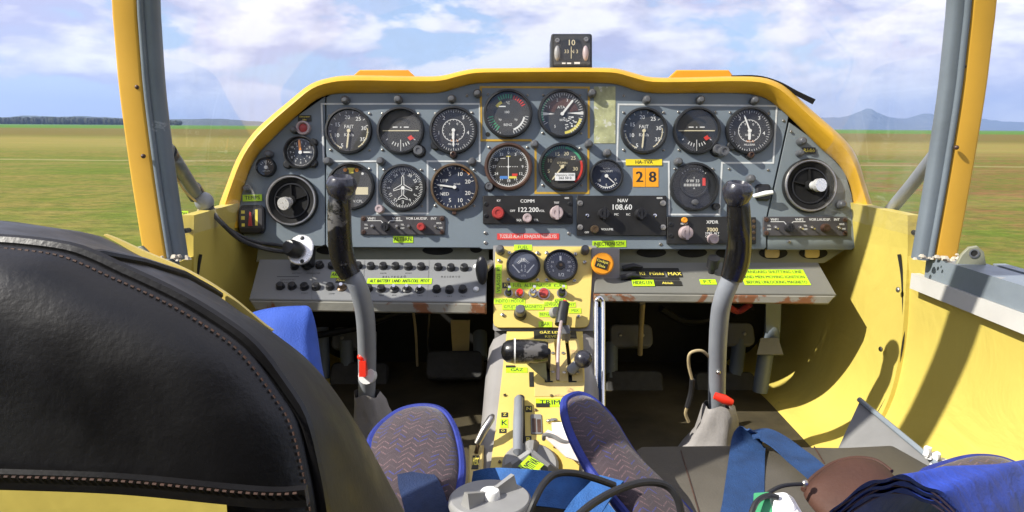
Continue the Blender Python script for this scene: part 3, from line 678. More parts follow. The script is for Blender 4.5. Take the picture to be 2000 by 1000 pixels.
# heading gauge with aeroplane outline
b, M, r = gauge('heading_gauge', 'heading gauge with white aeroplane outline in the middle', 787, 367, 46.5, 'dial_black', inner=.9)
mb = MB()
for k in range(72): mb.tick(ang(k*5), r*(.83 if k % 2 else .78), r*.93, r*.022, PH)
for k, t in enumerate(('W', '30', '33', 'N', '3', '6', 'E', '12', '15', 'S', '21', '24')): mb.text(t, r*.66*math.cos(ang(k*30)), r*.66*math.sin(ang(k*30)), r*.20, PH, ang(k*30)-math.pi/2, bold=.03)
pl = [(0, .62), (.06, .5), (.07, .16), (.44, -.06), (.44, -.16), (.07, -.05), (.05, -.34), (.22, -.48), (.22, -.57), (0, -.50)]
pl = pl+[(-x, y) for x, y in pl[::-1][1:-1]]; pi_ = inset(pl, .028)
mb.quadstrip([(x*r, y*r, PH) for x, y in pl+[pl[0]]], [(x*r, y*r, PH) for x, y in pi_+[pi_[0]]]); mb.disc(.09*r, PH, 14)
mb.f = [f[::-1] if False else f for f in mb.f]
prints(b, M, mb, name='compass_card')
knob(743, 409, 8.5, .018, 'knob_pink')
# climb gauge
b, M, r = gauge('climb_gauge', 'climb rate gauge with needle pointing left and brass lower rim', 888, 366, 47, 'dial_blue', 'bezel_brass', .885)
mb = MB()
for t, x, y in (('5', -.22, .62), ('10', .25, .62), ('20', .62, .26), ('20', .62, -.28), ('10', .25, -.62), ('5', -.22, -.62), ('0', -.64, -.02)): mb.text(t, x*r, y*r, r*.27, PH, bold=.02)
mb.text('UPP', -.5*r, .30*r, r*.22, PH, bold=.02); mb.text('NED', -.48*r, -.32*r, r*.22, PH, bold=.02); mb.text('m/sek', .12*r, .16*r, r*.13, PH)
for k in range(29): mb.tick(ang(-90+(k-14)*11.5), r*(.9 if k % 2 else .84), r*.96, r*.025, PH)
prints(b, M, mb); prints(b, M, MB().arc(ang(20), ang(50), r*.90, r*.95, PH+.0001), 'print_orange')
needle(b, M, r, -82, -.08, .86, r*.075)
obj('bezel_lug', MB().lathe([(r*.12, 0), (r*.11, .008), (r*.08, .009)], 12, cx=0, cy=-r*1.2), 'bezel_brown', b, M)
# engine cluster
b, M, r = gauge('engine_gauge', 'three scale engine gauge with green and red arcs at top', 992, 223, 48, 'dial_grey', inner=.89)
prints(b, M, MB().text('°C', .0, .5*r, r*.17, PH).text('100', -.05*r, .08*r, r*.16, PH).text('BENZ', 0, -.5*r, r*.16, PH).text('kp', -.35*r, -.25*r, r*.14, PH).text('kp', .38*r, -.25*r, r*.14, PH).rect(-.42*r, -.1*r, .32*r, .37*r, PH).arc(ang(100), ang(160), r*.72, r*.80, PH))
mb = MB(); mg = MB(); mr = MB(); my = MB()
for k in range(6):
    mg.tick(ang(-30+k*8), r*.72, r*.92, r*.05, PH+.0001); mg.tick(ang(-145+k*9), r*.68, r*.9, r*.05, PH+.0001)
    mr.tick(ang(20+k*8), r*.72, r*.90, r*.05, PH+.0001); my.tick(ang(-55+k*5), r*.55, r*.68, r*.05, PH+.0001)
prints(b, M, mg, 'print_green'); prints(b, M, mr, 'print_red'); prints(b, M, my, 'print_yellow')
mb = MB()
for k in range(9): mb.tick(ang(98+k*8), r*.80, r*.95, r*.025, PH+.0001); mb.tick(ang(-158+k*7), r*.9, r*.97, r*.02, PH+.0002)
prints(b, M, mb)
obj('corner_hole', MB().disc(.0045, .0004, 14, -r*.93, -r*.93), 'dark_recess', b, M)
b, M, r = gauge('manifold_gauge', 'manifold gauge with maroon upper dial and thin white hand', 1098, 223, 48, 'dial_grey', inner=.90)
prints(b, M, MB().arc(ang(-78), ang(78), r*.36, r*.74, PH), 'dial_maroon', 'maroon_band')
mb = MB()
for k in range(40): mb.tick(ang(-120+k*7), r*(.84 if k % 4 else .76), r*.95, r*.022, PH+.0002)
for t, d in (('1', -62), ('2', -20), ('3', 20), ('5', -150), ('6', 165)): mb.text(t, r*.66*math.cos(ang(d)), r*.66*math.sin(ang(d)), r*.18, PH+.0003)
mb.text('ATA', -.05*r, .30*r, r*.18, PH+.0003); mb.text('BENZ', .05*r, -.28*r, r*.14, PH+.0003)
mb.add([(-.96*r, .10*r, PH), (-.96*r, -.08*r, PH), (-.35*r, .0, PH)], [(0, 1, 2)]); mb.add([(.96*r, .10*r, PH), (.2*r, .04*r, PH), (.96*r, -.04*r, PH)], [(0, 1, 2)])  # white wedges paint a reflection on the glass into the print
random.seed(3)
for k in range(26): mb.rect(*(lambda x, y: (x, x+.07*r, y, y+.04*r))(random.uniform(.05, .6)*r, random.uniform(-.62, -.12)*r), PH+.0002+.00001*k)
prints(b, M, mb); mg = MB().arc(ang(105), ang(172), r*.80, r*.92, PH+.0001); prints(b, M, mg, 'print_yellow'); prints(b, M, MB().arc(ang(-110), ang(-40), r*.88, r*.95, PH+.0001), 'print_green')
needle(b, M, r, 38, -.02, .82, r*.09)
b, M, r = gauge('radio_compass', 'radio compass with brown rim, white cross hairs and blue red flags', 993, 326, 47, 'dial_grey', 'bezel_brown', .84)
mb = MB().arc(0, 2*math.pi, r*.95, r*.99, PH, 48)
for k in range(60): mb.tick(ang(k*6), r*(.88 if k % 5 else .82), r*.97, r*.022, PH)
for k, t in enumerate(('0', '3', '6', '9', '12', '15', '18', '21', '24', '27', '30', '33')): mb.text(t, r*.70*math.cos(ang(k*30)), r*.70*math.sin(ang(k*30)), r*.20, PH, bold=.03)
mb.rect(-.02*r, .02*r, -.62*r, .52*r, PH+.0003)
for k in range(-4, 5): mb.rect((k*.11-.025)*r, (k*.11+.025)*r, -.015*r, .02*r, PH+.0004)
mb.disc(.06*r, PH+.0005, 12); mb.rect(-.42*r, -.15*r, .4*r, .43*r, PH)
prints(b, M, mb, name='compass_card'); prints(b, M, MB().rect(-.42*r, -.04*r, -.60*r, -.46*r, PH+.0002), 'print_blue'); prints(b, M, MB().rect(.18*r, .45*r, -.46*r, -.34*r, PH+.0002), 'print_red'); prints(b, M, MB().rect(.03*r, .4*r, -.58*r, -.47*r, PH+.0002).rect(-.1*r, .1*r, .5*r, .54*r, PH), 'print_yellow')
knob(956, 365, 7.5, .016, 'knob_grey', ring='bezel_black')
b, M, r = gauge('tachometer', 'tachometer with green and red edge and a white paper note', 1098, 326, 47, 'dial_grey', inner=.885)
mb = MB()
for t, d, q in (('5', -108, .68), ('10', -65, .66), ('15', -22, .64), ('20', 17, .64), ('25', 52, .66), ('30', 100, .62)): mb.text(t, r*q*math.cos(ang(d)), r*q*math.sin(ang(d)), r*.25, PH, bold=.02)
mb.text('OT/MIN', 0, .18*r, r*.14, PH).text('X 100', 0, .06*r, r*.12, PH); prints(b, M, mb, 'print_cream')
mg = MB(); mr = MB()
for k in range(34): mg.tick(ang(-140+k*6), r*.86, r*.97, r*.03, PH)
mg.arc(ang(10), ang(68), r*.87, r*.97, PH+.0001); mr.arc(ang(72), ang(140), r*.87, r*.97, PH+.0001)
prints(b, M, mg, 'print_green'); prints(b, M, mr, 'print_red')
needle(b, M, r, -142, -.1, .8, r*.06, 'print_cream'); 
nt = obj('paper_note', MB().plate(rrect(-.35*r, .60*r, -.66*r, -.30*r, .03*r), .0052, .0056), 'plastic_white', b, M, label='white paper note with handwriting')
obj('handwriting', MB().text('Üzemóra: 2500', .12*r, -.40*r, r*.14, .0058).text('262 50 0', .12*r, -.54*r, r*.17, .0058, bold=.03), 'print_black', nt, M)
b, M, r = gauge('vacuum_gauge', 'small round gauge left of the orange number tiles', 1184, 344, 33, 'dial_blue')
mb = MB().text('kp/cm', 0, .52*r, r*.18, PH).text('VACUUM', 0, .32*r, r*.20, PH).text('10', -.5*r, -.3*r, r*.24, PH).text('5', .0, -.62*r, r*.24, PH).text('0', .62*r, -.25*r, r*.24, PH).arc(ang(-130), ang(-230), r*.74, r*.80, PH)
for k in range(12): mb.tick(ang(-125-k*10), r*.80, r*.9, r*.04, PH)
prints(b, M, mb); needle(b, M, r, 132, -.02, .75, r*.06)
b, M, r = gauge('drift_gauge', 'dark gauge with small window dial and red bar on the right side', 1355, 365, 48, 'dial_black', inner=.90)
obj('window_ring', MB().lathe([(.66*r, .003), (.64*r, .0055), (.58*r, .0055), (.56*r, .003)], 32, cx=0, cy=.16*r, cap=False), 'bezel_black', b, M)
mb = MB()
for k in range(-4, 5): mb.tick(ang(k*10), r*.72, r*.84, r*.03, PH)
for k in range(11): mb.rect((-.46+k*.07)*r, (-.43+k*.07)*r, .02*r, .14*r, PH)
mb.text('0 W 33', -.05*r, .26*r, r*.19, PH, bold=.02).text('V', 0, .40*r, r*.13, PH).text('A', 0, -.07*r, r*.12, PH)
prints(b, M, mb); prints(b, M, MB().rect(.38*r, .52*r, .05*r, .40*r, PH+.0002), 'print_red', 'red_flag')
obj('setting_knob', MB().lathe([(r*.14, .004), (r*.13, .013), (r*.08, .014)], 16, cx=.0, cy=-r*.72), 'knob_grey', b, M)
knob(1397, 404, 7, .014, 'bezel_black')
b, M, r = gauge('clock', 'small panel clock with orange hour hand', 588, 298, 33, 'dial_black', inner=.84)
mb = MB()
for k in range(12): mb.text(str(k if k else 12), r*.72*math.cos(ang(k*30)), r*.72*math.sin(ang(k*30)), r*.22, PH, bold=.03); mb.tick(ang(k*30), r*.48, r*.54, r*.05, PH)
for k in range(60): mb.tick(ang(k*6), r*.90, r*.96, r*.025, PH)
prints(b, M, mb); needle(b, M, r, -6, .15, .92, r*.16, 'print_orange'); needle(b, M, r, 90, .22, .72, r*.10, h=.0045)
for x, y in ((-1, -.95), (1.0, .75), (1.0, -.85)): obj('bezel_lug', MB().lathe([(r*.30, -.002), (r*.28, .007), (r*.2, .009)], 14, cx=x*r*.92, cy=y*r*.92), 'bezel_black', b, M)
b, M, r = gauge('ammeter', 'tiny round gauge at the far left of the panel', 521, 327, 19, 'dial_black', inner=.85)
mb = MB().text('TEMP', 0, -.15*r, r*.28, PH).text('C/FLOW', 0, -.45*r, r*.24, PH)
for k in range(7): mb.tick(ang(-60+k*20), r*.62, r*.85, r*.07, PH)
prints(b, M, mb); needle(b, M, r, 0, .3, .85, r*.1)
lr = obj('warning_lamp', MB().lathe([(.0135, -.002), (.0135, .010), (.0105, .011), (.0085, .008), (.0085, .004)], 20, cap=False), 'knob_pink', pan, PP.at(594, 251, .002), label='dark red warning lamp in a pale ring')
obj('lamp_lens', MB().lathe([(.0088, .004), (.008, .007), (.004, .0085), (.0003, .009)], 18), 'knob_red', lr, PP.at(594, 251, .002))
# ---- ball air vents
def vent(u, v, rp, ku, kv, lab):
    r = rp*PP.px(u, v); M = PP.at(u, v, .001)
    o = obj('air_vent', MB().lathe([(r, -.002), (r, .006), (r*.95, .010), (r*.86, .008), (r*.84, .002)], 48, cap=False), 'bezel_black', pan, M, label=lab, smooth=40)
    obj('trim_ring', MB().lathe([(r*.96, .0095), (r*.93, .0118), (r*.89, .0118), (r*.86, .0092)], 48, cap=False), 'steel', o, M)
    obj('vent_cup', MB().lathe([(r*.86, .0085), (r*.80, .0075), (r*.72, .0045), (r*.62, .0030), (r*.2, .0022), (.0005, .0022)], 40, cap=False), 'black_matte', o, M)
    obj('cup_lip', MB().lathe([(r*.68, .0015), (r*.66, .006), (r*.62, .006), (r*.60, .0)], 40, cap=False), 'black_plastic', o, M)
    x, y = (ku-u)*PP.px(u, v), (v-kv)*PP.px(u, v)
    sp = MB()
    for a in (.35, 1.62, 2.9): sp.box(0, r*.62, -.0014, .0014, .002, .007, rot(a))
    sp.lathe([(r*.2, .002), (r*.18, .009), (r*.1, .011)], 16)
    obj('vane', sp, 'black_matte', o, M)
    obj('vent_knob', MB().tube([(x*.2, y*.2, .006), (x*.75, y*.75, .018)], r*.16, 16).tube([(x*.75, y*.75, .018), (x, y, .028)], r*.24, 18), 'bright_alloy', o, M)
vent(571, 392, 51, 562, 400, 'black air vent with bright centre knob at the left'); vent(1580, 363, 53, 1592, 364, 'black air vent with bright centre knob at the right')
# ---- knurled lamp posts
post = None
for u, v, s_ in ((676, 197, 1), (779, 196, 1), (883, 195, 1), (1262, 197, 1), (1366, 197, 1), (1471, 198, 1), (933, 184, 1), (1156, 184, 1), (1044, 283, 1), (1149, 283, 1), (1185, 300, 1), (643, 316, 1), (745, 316, 1), (923, 317, 1), (528, 302, .9), (486, 369, .9), (1323, 317, 1), (1464, 350, 1), (1563, 277, 1), (1640, 400, 1), (576, 255, .8), (1560, 300, .8)):
    if post is None:
        mb = MB().lathe([(.0082, -.001), (.0082, .010), (.0072, .0145), (.0045, .0170), (.0003, .0175)], 18)
        post = obj('lamp_post', mb, 'knob_grey', pan, PP.at(u, v, .002))
    else: obj('lamp_post', post.data, None, pan, PP.at(u, v, .002) @ Matrix.Diagonal((s_, s_, 1, 1)))
for u, v in ((643, 226), (722, 222), (722, 293), (646, 293), (747, 222), (818, 222), (747, 293), (851, 222), (922, 220), (953, 184), (1030, 186), (1061, 186), (1133, 186), (1135, 260), (1060, 260), (955, 288), (1030, 288), (1133, 290), (1060, 362), (1136, 362), (1218, 220), (1296, 220), (1296, 293), (1218, 293), (1325, 219), (1397, 219), (1326, 293), (1426, 220), (1500, 222), (1318, 330), (1392, 330), (850, 332), (926, 332), (926, 402), (722, 330), (750, 332), (823, 332), (824, 402), (912, 187), (1218, 187), (1530, 236), (1545, 257), (850, 402), (1424, 330), (1500, 332), (1541, 472), (1290, 477), (948, 474), (1111, 456), (948, 455)):
    screw(u, v, 2.6 if v < 450 else 3.4)
# worn metal plate, number tiles, tapes
def tape(P, par, u0, v0, u1, v1, m, txt=(), tm='print_black', name='label_tape', base=.0022, th=.0006, ang_=0, label=None, size=None, bold=.03):
    a = P.L(u0, v1, base); b_ = P.L(u1, v0, base); c = (a+b_)/2; w = abs(b_.x-a.x); h = abs(b_.y-a.y)
    M = P.M @ Matrix.Translation(c) @ rot(ang_)
    o = obj(name, MB().plate([(-w/2, -h/2), (w/2, -h/2), (w/2, h/2), (-w/2, h/2)], 0, th), m, par, M, label=label, smooth=0)
    if txt:
        txt = [txt] if isinstance(txt, str) else txt; mb = MB(); n = len(txt); s0 = size or h/n*.80
        for i, st in enumerate(txt):
            ww = max(.1, max(p[0] for p in textmesh(st)[0])*2); s_ = s0; sx = min(1.0, w*.92/(ww*s_))
            mb.text(st, 0, h/2-(i+.5)*h/n, s_, th+.0002, sx=sx, bold=bold)
        obj('lettering', mb, tm, o, M, smooth=0)
    return o
tape(PP, pan, 1160, 169, 1202, 280, 'foil_worn', name='worn_plate', label='bare worn metal plate with scraped yellow green paint')
tape(PP, pan, 1222, 311, 1293, 323, 'tape_yellow', 'HA-TVA', label='yellow tape lettered HA-TVA', base=.003)
tape(PP, pan, 1236, 328, 1260, 365, 'tape_orange', '2', name='number_tile', bold=.06); tape(PP, pan, 1261, 328, 1286, 365, 'tape_orange', '8', name='number_tile', bold=.06)
tape(PP, pan, 971, 456, 1092, 468, 'tape_red', 'TÜZELÉS ALATT KIHAJOLNI VESZÉLYES', 'print_white', label='red warning tape under the radio', bold=0)
tape(PP, pan, 768, 461, 807, 474, 'tape_lime', 'ALTERN.'); tape(PP, pan, 1157, 470, 1223, 483, 'tape_lime', 'INJECTION SZIV.', ang_=.02)
tape(PP, pan, 474, 380, 512, 393, 'tape_lime', 'TEMPS', ang_=.03); tape(PP, pan, 582, 225, 608, 237, 'tape_black', ['Generator', 'hiba'], 'print_yellow'); tape(PP, pan, 1567, 288, 1593, 300, 'tape_black', 'Rádió', 'print_yellow')
# fuel cock cover at the far left
M = PP.at(495, 428, .001); k = PP.px(495, 428)
fb = obj('selector_box', MB().plate(rrect(-.025, .024, -.029, .027, .011), -.002, .012, .003), 'black_plastic', pan, M, label='black selector box with yellow scale marks at the left')
obj('selector_face', MB().plate(rrect(-.022, .021, -.018, .020, .003), .012, .0126), 'radio_grey', fb, M)
obj('scale_marks', MB().rect(.008, .013, -.013, .018, .0130).rect(-.019, -.012, .010, .016, .0130).rect(-.019, -.012, -.002, .005, .0130).rect(-.018, -.012, -.015, -.009, .0130), 'print_yellow', fb, M, smooth=0)
obj('pointer', MB().plate([(-.005, -.014), (.003, -.014), (.001, .012), (-.002, .014)], .013, .016, .0005), 'knob_red', fb, M)
tog = obj('toggle_guard', MB().plate(rrect(-.014, .014, -.016, .016, .006), -.001, .008, .003), 'black_plastic', pan, PP.at(1489, 376, .002), label='black toggle guard with white lever beside the right stick')
obj('lever', MB().tube([(-.018, -.006, .006), (.002, -.001, .016), (.016, .001, .016)], [.004, .005, .004], 10), 'plastic_white', tog, PP.at(1487, 378, .002))
# ---- radios
def radio(name, lab, u0, v0, u1, v1, m='radio_black', prot=.009):
    a = PP.L(u0, v1, prot); b_ = PP.L(u1, v0, prot); c = (a+b_)/2; w = b_.x-a.x; h = b_.y-a.y
    M = PP.M @ Matrix.Translation((c.x, c.y, 0))
    o = obj(name, MB().plate(rrect(-w/2, w/2, -h/2, h/2, .002, 2), .0005, prot, .001), m, pan, M, label=lab, smooth=20)
    def at(u, v):
        p = PP.L(u, v, prot); return (p.x-c.x, p.y-c.y)
    def txt(items, mm='print_white'):
        mb = MB()
        for st, u, v, s_ in items: x, y = at(u, v); mb.text(st, x, y, s_*.001, prot+.0003, bold=.03)
        obj('lettering', mb, mm, o, M, smooth=0)
    def kn(u, v, rp, h_, mm, pointer=False, name='knob', label=None):
        return knob(u, v, rp, h_, mm, par=o, name=name, base=prot, pointer=pointer, label=label)
    def sc(u, v, rp=4, mm='screw_steel'):
        x, y = at(u, v); r = rp*.001
        obj('screw', MB().lathe([(r, 0), (r*.9, .0015), (r*.4, .002), (r*.35, .001)], 12), mm, o, M @ Matrix.Translation((x, y, prot)))
    return o, M, at, txt, kn, sc
o, M, at, txt, kn, sc = radio('communication_radio', 'black communication radio reading 122.200', 943, 382, 1119, 437)
txt([('COMM', 1030, 393, 9), ('122.200', 1031, 410, 13), ('OFF', 1001, 412, 6), ('VOL', 1058, 412, 6), ('SQL', 1014, 430, 6), ('TEL', 1047, 430, 6), ('TEST', 1087, 396, 5), ('KY', 974, 392, 6), ('IIIIIII', 1107, 387, 5)])
kn(973, 416, 12, .018, 'knob_red'); kn(1030, 426, 9, .014, 'knob_pink'); kn(1087, 416, 13, .018, 'knob_pink', True)
for u, v in ((949, 398), (949, 421), (1113, 398), (1113, 421)): sc(u, v, 4.5, 'bezel_black')
o, M, at, txt, kn, sc = radio('navigation_radio', 'black navigation radio reading 108.60', 1127, 382, 1302, 460)
txt([('NAV', 1216, 392, 10), ('108.60', 1214, 405, 15), ('MC', 1204, 419, 6), ('KC', 1227, 419, 6), ('VOLUME', 1186, 448, 6), ('OFF', 1146, 454, 5), ('IIIIIIIII', 1288, 387, 5)])
kn(1178, 418, 11, .020, 'black_plastic', True); kn(1250, 418, 11, .020, 'black_plastic', True); kn(1161, 448, 8, .014, 'bezel_brass')
for u, v in ((1133, 397), (1133, 444), (1295, 397), (1295, 444)): sc(u, v, 6, 'screw_steel')
for u, v in ((1147, 421), (1279, 421)): sc(u, v, 4, 'chrome')
o, M, at, txt, kn, sc = radio('transponder', 'black transponder with orange lamp beside the right stick', 1303, 423, 1424, 477)
txt([('XPDR', 1391, 434, 9), ('STBY  ALT', 1391, 456, 6), ('OFF  TEST', 1391, 462, 6), ('REPLY', 1336, 437, 5)]); txt([('7000', 1391, 449, 11)], 'print_cream')
kn(1338, 455, 13, .018, 'knob_pink', True); kn(1391, 467, 10, .016, 'knob_pink'); kn(1336, 430, 5.5, .008, 'knob_orange', name='lamp', label='orange reply lamp')
for u, v in ((1310, 438), (1310, 460)): sc(u, v, 5, 'bezel_black')
o, M, at, txt, kn, sc = radio('fuse_strip', 'thin black fuse strip right of the right stick', 1466, 424, 1477, 477)
for v in (432, 443, 454, 466): sc(1472, v, 3.5, 'bezel_brass')
for u0, v0, lab, tc in ((704, 421, 'audio selector strip under the heading gauge', 'knob_red'), (1491, 423, 'audio selector strip under the right air vent', 'bezel_brown')):
    o, M, at, txt, kn, sc = radio('audio_selector', lab, u0, v0, u0+165, v0+38, 'radio_grey', .006)
    txt([('VHF1', u0+22, v0+6, 7), ('VHF2', u0+70, v0+6, 7), ('VOR', u0+96, v0+6, 7), ('LAUDSP.', u0+118, v0+6, 7), ('INT', u0+143, v0+6, 7), ('TEL', u0+11, v0+18, 4.5), ('OFF', u0+11, v0+25, 4.5), ('TEL', u0+82, v0+18, 4.5), ('OFF', u0+82, v0+25, 4.5), ('SPKR', u0+153, v0+15, 4.5), ('PHONE', u0+153, v0+24, 4.5)])
    mb = MB()
    for a, b_ in (((u0+14, v0+10), (u0+40, v0+10)), ((u0+40, v0+10), (u0+45, v0+16)), ((u0+53, v0+16), (u0+58, v0+10)), ((u0+58, v0+10), (u0+82, v0+10))):
        p = V((*at(*a), 0)); q = V((*at(*b_), 0)); d = (q-p).normalized(); n = V((-d.y, d.x, 0))*.0006
        mb.add([p-n+V((0, 0, .0064)), q-n+V((0, 0, .0064)), q+n+V((0, 0, .0064)), p+n+V((0, 0, .0064))], [(0, 1, 2, 3)])
    obj('printed_line', mb, 'print_white', o, M, smooth=0)
    kn(u0+49, v0+22, 8.5, .014, 'black_plastic', True); kn(u0+119, v0+22, 8, .013, tc)
    for u in (23, 71, 94, 146):
        x, y = at(u0+u, v0+21); obj('toggle', MB().lathe([(.0035, .006), (.003, .009)], 10, cx=x, cy=y).tube([(x, y, .008), (x+.002, y-.003, .016)], [.0012, .0018], 8), 'steel', o, M)
    for u, v in ((6, 6), (6, 32), (159, 6), (159, 32)): sc(u0+u, v0+v, 4.5, 'bezel_brown')
#__PART3__
# ------------------------------------------------------------------ shelves under the panel
def frame_pts(P, pts, h=0): return [P.xy(u, v, h) for u, v in pts]
BR = Plane(W(1000, 500, 1.395), W(1100, 500, 1.395), W(1000, 400, 1.395))
def shelf(name, lab, cat, top, lip, brk, M_, m, holes):
    th = thing(name, lab, cat, M_.M @ V((*[sum(q)/len(top) for q in zip(*frame_pts(M_, top))], -.02)))
    poly = frame_pts(M_, top); 
    ar = sum(poly[i][0]*poly[(i+1) % len(poly)][1]-poly[(i+1) % len(poly)][0]*poly[i][1] for i in range(len(poly)))
    if ar < 0: poly = poly[::-1]
    obj('top_plate', MB().plate(poly, -.008, 0, .0015, M_.M), m, th, smooth=20)
    LP_ = Plane(M_.M @ M_.L(lip[0][0], lip[0][1], -.002), M_.M @ M_.L(lip[1][0], lip[1][1], -.002), M_.M @ M_.L(lip[0][0], lip[0][1], -.002)+V((0, .002, .05)))
    lp = frame_pts(LP_, lip)
    obj('front_lip', MB().plate(lp[::-1], -.012, .001, .003, LP_.M), 'lip_worn', th, label='chipped brown front edge', smooth=20)
    bp = frame_pts(BR, brk)
    b = obj('bracket_plate', MB().plate(bp[::-1], -.006, 0, .001, BR.M), 'bracket_olive', th, smooth=20)
    for u, v, rx, ry, mm in holes:
        k = BR.px(u, v); c = BR.L(u, v, 0)
        obj('oval_hole', MB().add([(c.x+rx*k*math.cos(j*.2618), c.y+ry*k*math.sin(j*.2618), .0012) for j in range(24)], [tuple(range(24))]), 'dark_recess', b, BR.M, smooth=0)
        if mm:
            obj('yellow_insert', MB().plate(rrect(c.x-rx*k*.62, c.x+rx*k*.4, c.y-ry*k*.8, c.y+ry*k*.75, ry*k*.5), .0015, .004, .0005), 'quadrant_yellow', b, BR.M)
    return th
SLP = Plane(W(720, 588, 1.275), W(900, 588, 1.275), W(720, 506, 1.36))
SRP = Plane(W(1400, 573, 1.285), W(1500, 573, 1.285), W(1400, 512, 1.36))
cb = shelf('circuit_breaker_panel', 'sloping grey shelf with two rows of black breaker buttons', 'breaker panel', [(507, 506), (950, 506), (950, 590), (486, 584)], [(486, 586), (950, 592), (950, 614), (500, 607)], [(505, 476), (955, 478), (955, 512), (500, 512)], SLP, 'breaker_grey', [(855, 489, 30, 9, 0), (930, 486, 12, 8, 0), (640, 489, 22, 8, 0)])
ce = shelf('engine_control_shelf', 'sloping grey shelf with lever slots and lime instruction tape', 'control shelf', [(1165, 512), (1598, 512), (1634, 575), (1160, 571)], [(1160, 573), (1634, 577), (1618, 595), (1160, 590)], [(1165, 478), (1650, 480), (1650, 488), (1610, 514), (1165, 514)], SRP, 'shelf_grey', [(1272, 493, 29, 10, 0), (1352, 493, 29, 10, 0), (1418, 494, 20, 10, 0), (1510, 494, 28, 12, 1), (1588, 494, 28, 12, 1)])
brk = None
BRKS = [(576, 522), (601, 522), (625, 520), (649, 521), (700, 521), (725, 522), (749, 522), (773, 522), (798, 523), (823, 523), (856, 524), (881, 525), (907, 525), (548, 561), (571, 561), (595, 562), (618, 562), (645, 562), (720, 565), (745, 566), (853, 567), (878, 568), (904, 567)]
for u, v in BRKS:
    M = SLP.at(u, v, 0)
    if brk is None:
        mb = MB().lathe([(.0085, 0), (.0085, .002), (.0073, .0022), (.0070, .0085), (.0055, .0098), (.003, .0092), (.0003, .0090)], 16)
        brk = obj('breaker_button', mb, 'black_plastic', cb, M)
    else: obj('breaker_button', brk.data, None, cb, M @ rot(random.random()))
for u, v in ((770, 566), (795, 566), (820, 567), (668, 563)):
    o = obj('toggle_switch', MB().lathe([(.009, 0), (.009, .002), (.006, .004), (.0055, .007)], 16), 'bezel_black' if u > 700 else 'bezel_brass', cb, SLP.at(u, v, 0))
    obj('toggle_lever', MB().tube([(0, 0, .004), (.001, -.005, .016)], [.0018, .0032], 10), 'chrome', o, SLP.at(u, v, 0))
for u, v in ((930, 522), (930, 566)): obj('white_stud', MB().sphere((0, 0, .002), .0055, .0055, .004), 'plastic_white', cb, SLP.at(u, v, 0))
for u0, v0, u1, v1 in ((541, 540, 583, 553), (607, 533, 640, 541)):
    pass
seam = MB()
for u, v0, v1 in ((612, 508, 586), (712, 508, 588), (838, 508, 589)):
    a = SLP.L(u, v0, .0006); b_ = SLP.L(u-4, v1, .0006); seam.add([a+V((-.0005, 0, 0)), b_+V((-.0005, 0, 0)), b_+V((.0005, 0, 0)), a+V((.0005, 0, 0))], [(0, 1, 2, 3)])
obj('panel_seam', seam, 'dark_grey_paint', cb, SLP.M, smooth=0, kind='stuff')
mb = MB()
for st, u, v, s_ in (('BATTERY', 580, 534, 4), ('GENERATOR', 612, 534, 4), ('INSTR.', 749, 534, 4), ('PITOT', 798, 534, 4), ('B E L Y E G Z Ő', 770, 541, 6), ('R E S E R V E', 880, 541, 6), ('SZIVATTYÚ', 562, 547, 5), ('RÁDIÓ', 562, 552, 4), ('START', 595, 573, 4), ('LAMP', 648, 574, 4), ('NAV', 745, 577, 4), ('POS', 770, 577, 4), ('LAND', 795, 578, 4), ('TAXI', 820, 578, 4), ('CB 1', 853, 579, 4), ('CB 2', 878, 579, 4), ('CB 3', 904, 579, 4)):
    p = SLP.L(u, v, 0); mb.text(st, p.x, p.y, s_*.001*1.1, .0004)
obj('lettering', mb, 'print_black', cb, SLP.M, smooth=0, kind='stuff')
obj('printed_frame', MB().add([(*SLP.xy(541, 541), .0004), (*SLP.xy(541, 540), .0004), (*SLP.xy(584, 540), .0004), (*SLP.xy(584, 541), .0004)], [(0, 1, 2, 3)]), 'print_black', cb, SLP.M, smooth=0)
tape(SLP, cb, 716, 544, 844, 555, 'tape_lime', 'ALT. BATTERY  LAND  ANTI-COLL  PITOT', base=.0004, bold=.05)
tape(SLP, cb, 645, 531, 682, 543, 'tape_lime', 'AKKUM.', base=.0004); tape(SLP, cb, 655, 543, 684, 552, 'tape_black', 'FŐKAPCS', 'print_yellow', base=.0004)
# right shelf: slots, sliders, knob, tapes
for v, u0, u1 in ((527, 1220, 1325), (545, 1217, 1326)):
    a = SRP.L(u0, v+3, 0); b_ = SRP.L(u1, v-3, 0)
    s1 = obj('lever_slot', MB().plate(rrect(a.x, b_.x, min(a.y, b_.y), max(a.y, b_.y), .002), 0, .0008), 'dark_recess', ce, SRP.M)
    p = SRP.L(u0+12, v, 0); obj('slide_lever', MB().tube([(p.x-.016, p.y, .003), (p.x+.004, p.y, .010), (p.x+.022, p.y+.001, .006)], [.006, .005, .002], 10), 'black_plastic', s1, SRP.M)
tape(SRP, ce, 1244, 530, 1264, 540, 'tape_black', 'KI', 'print_yellow', base=.0012); tape(SRP, ce, 1268, 530, 1296, 540, 'tape_black', 'Fűtés', 'print_yellow', base=.0012); tape(SRP, ce, 1304, 530, 1330, 541, 'tape_black', 'MAX', 'print_yellow', base=.0012)
tape(SRP, ce, 1236, 547, 1276, 559, 'tape_lime', 'HIDEG LEV.', base=.0012); tape(SRP, ce, 1277, 549, 1330, 558, 'tape_black', 'Ablak', 'print_yellow', base=.0010, size=.009)
tape(SRP, ce, 1369, 546, 1397, 556, 'tape_lime', 'P.T.', base=.0005); tape(SRP, ce, 1455, 527, 1568, 557, 'tape_lime', ['STANDARD SHUTTING LINE', 'AND MEN MOVING IGNITION', 'BEFORE UNLOCKING MAGNETO'], base=.0005, label='large lime instruction tape with three lines')
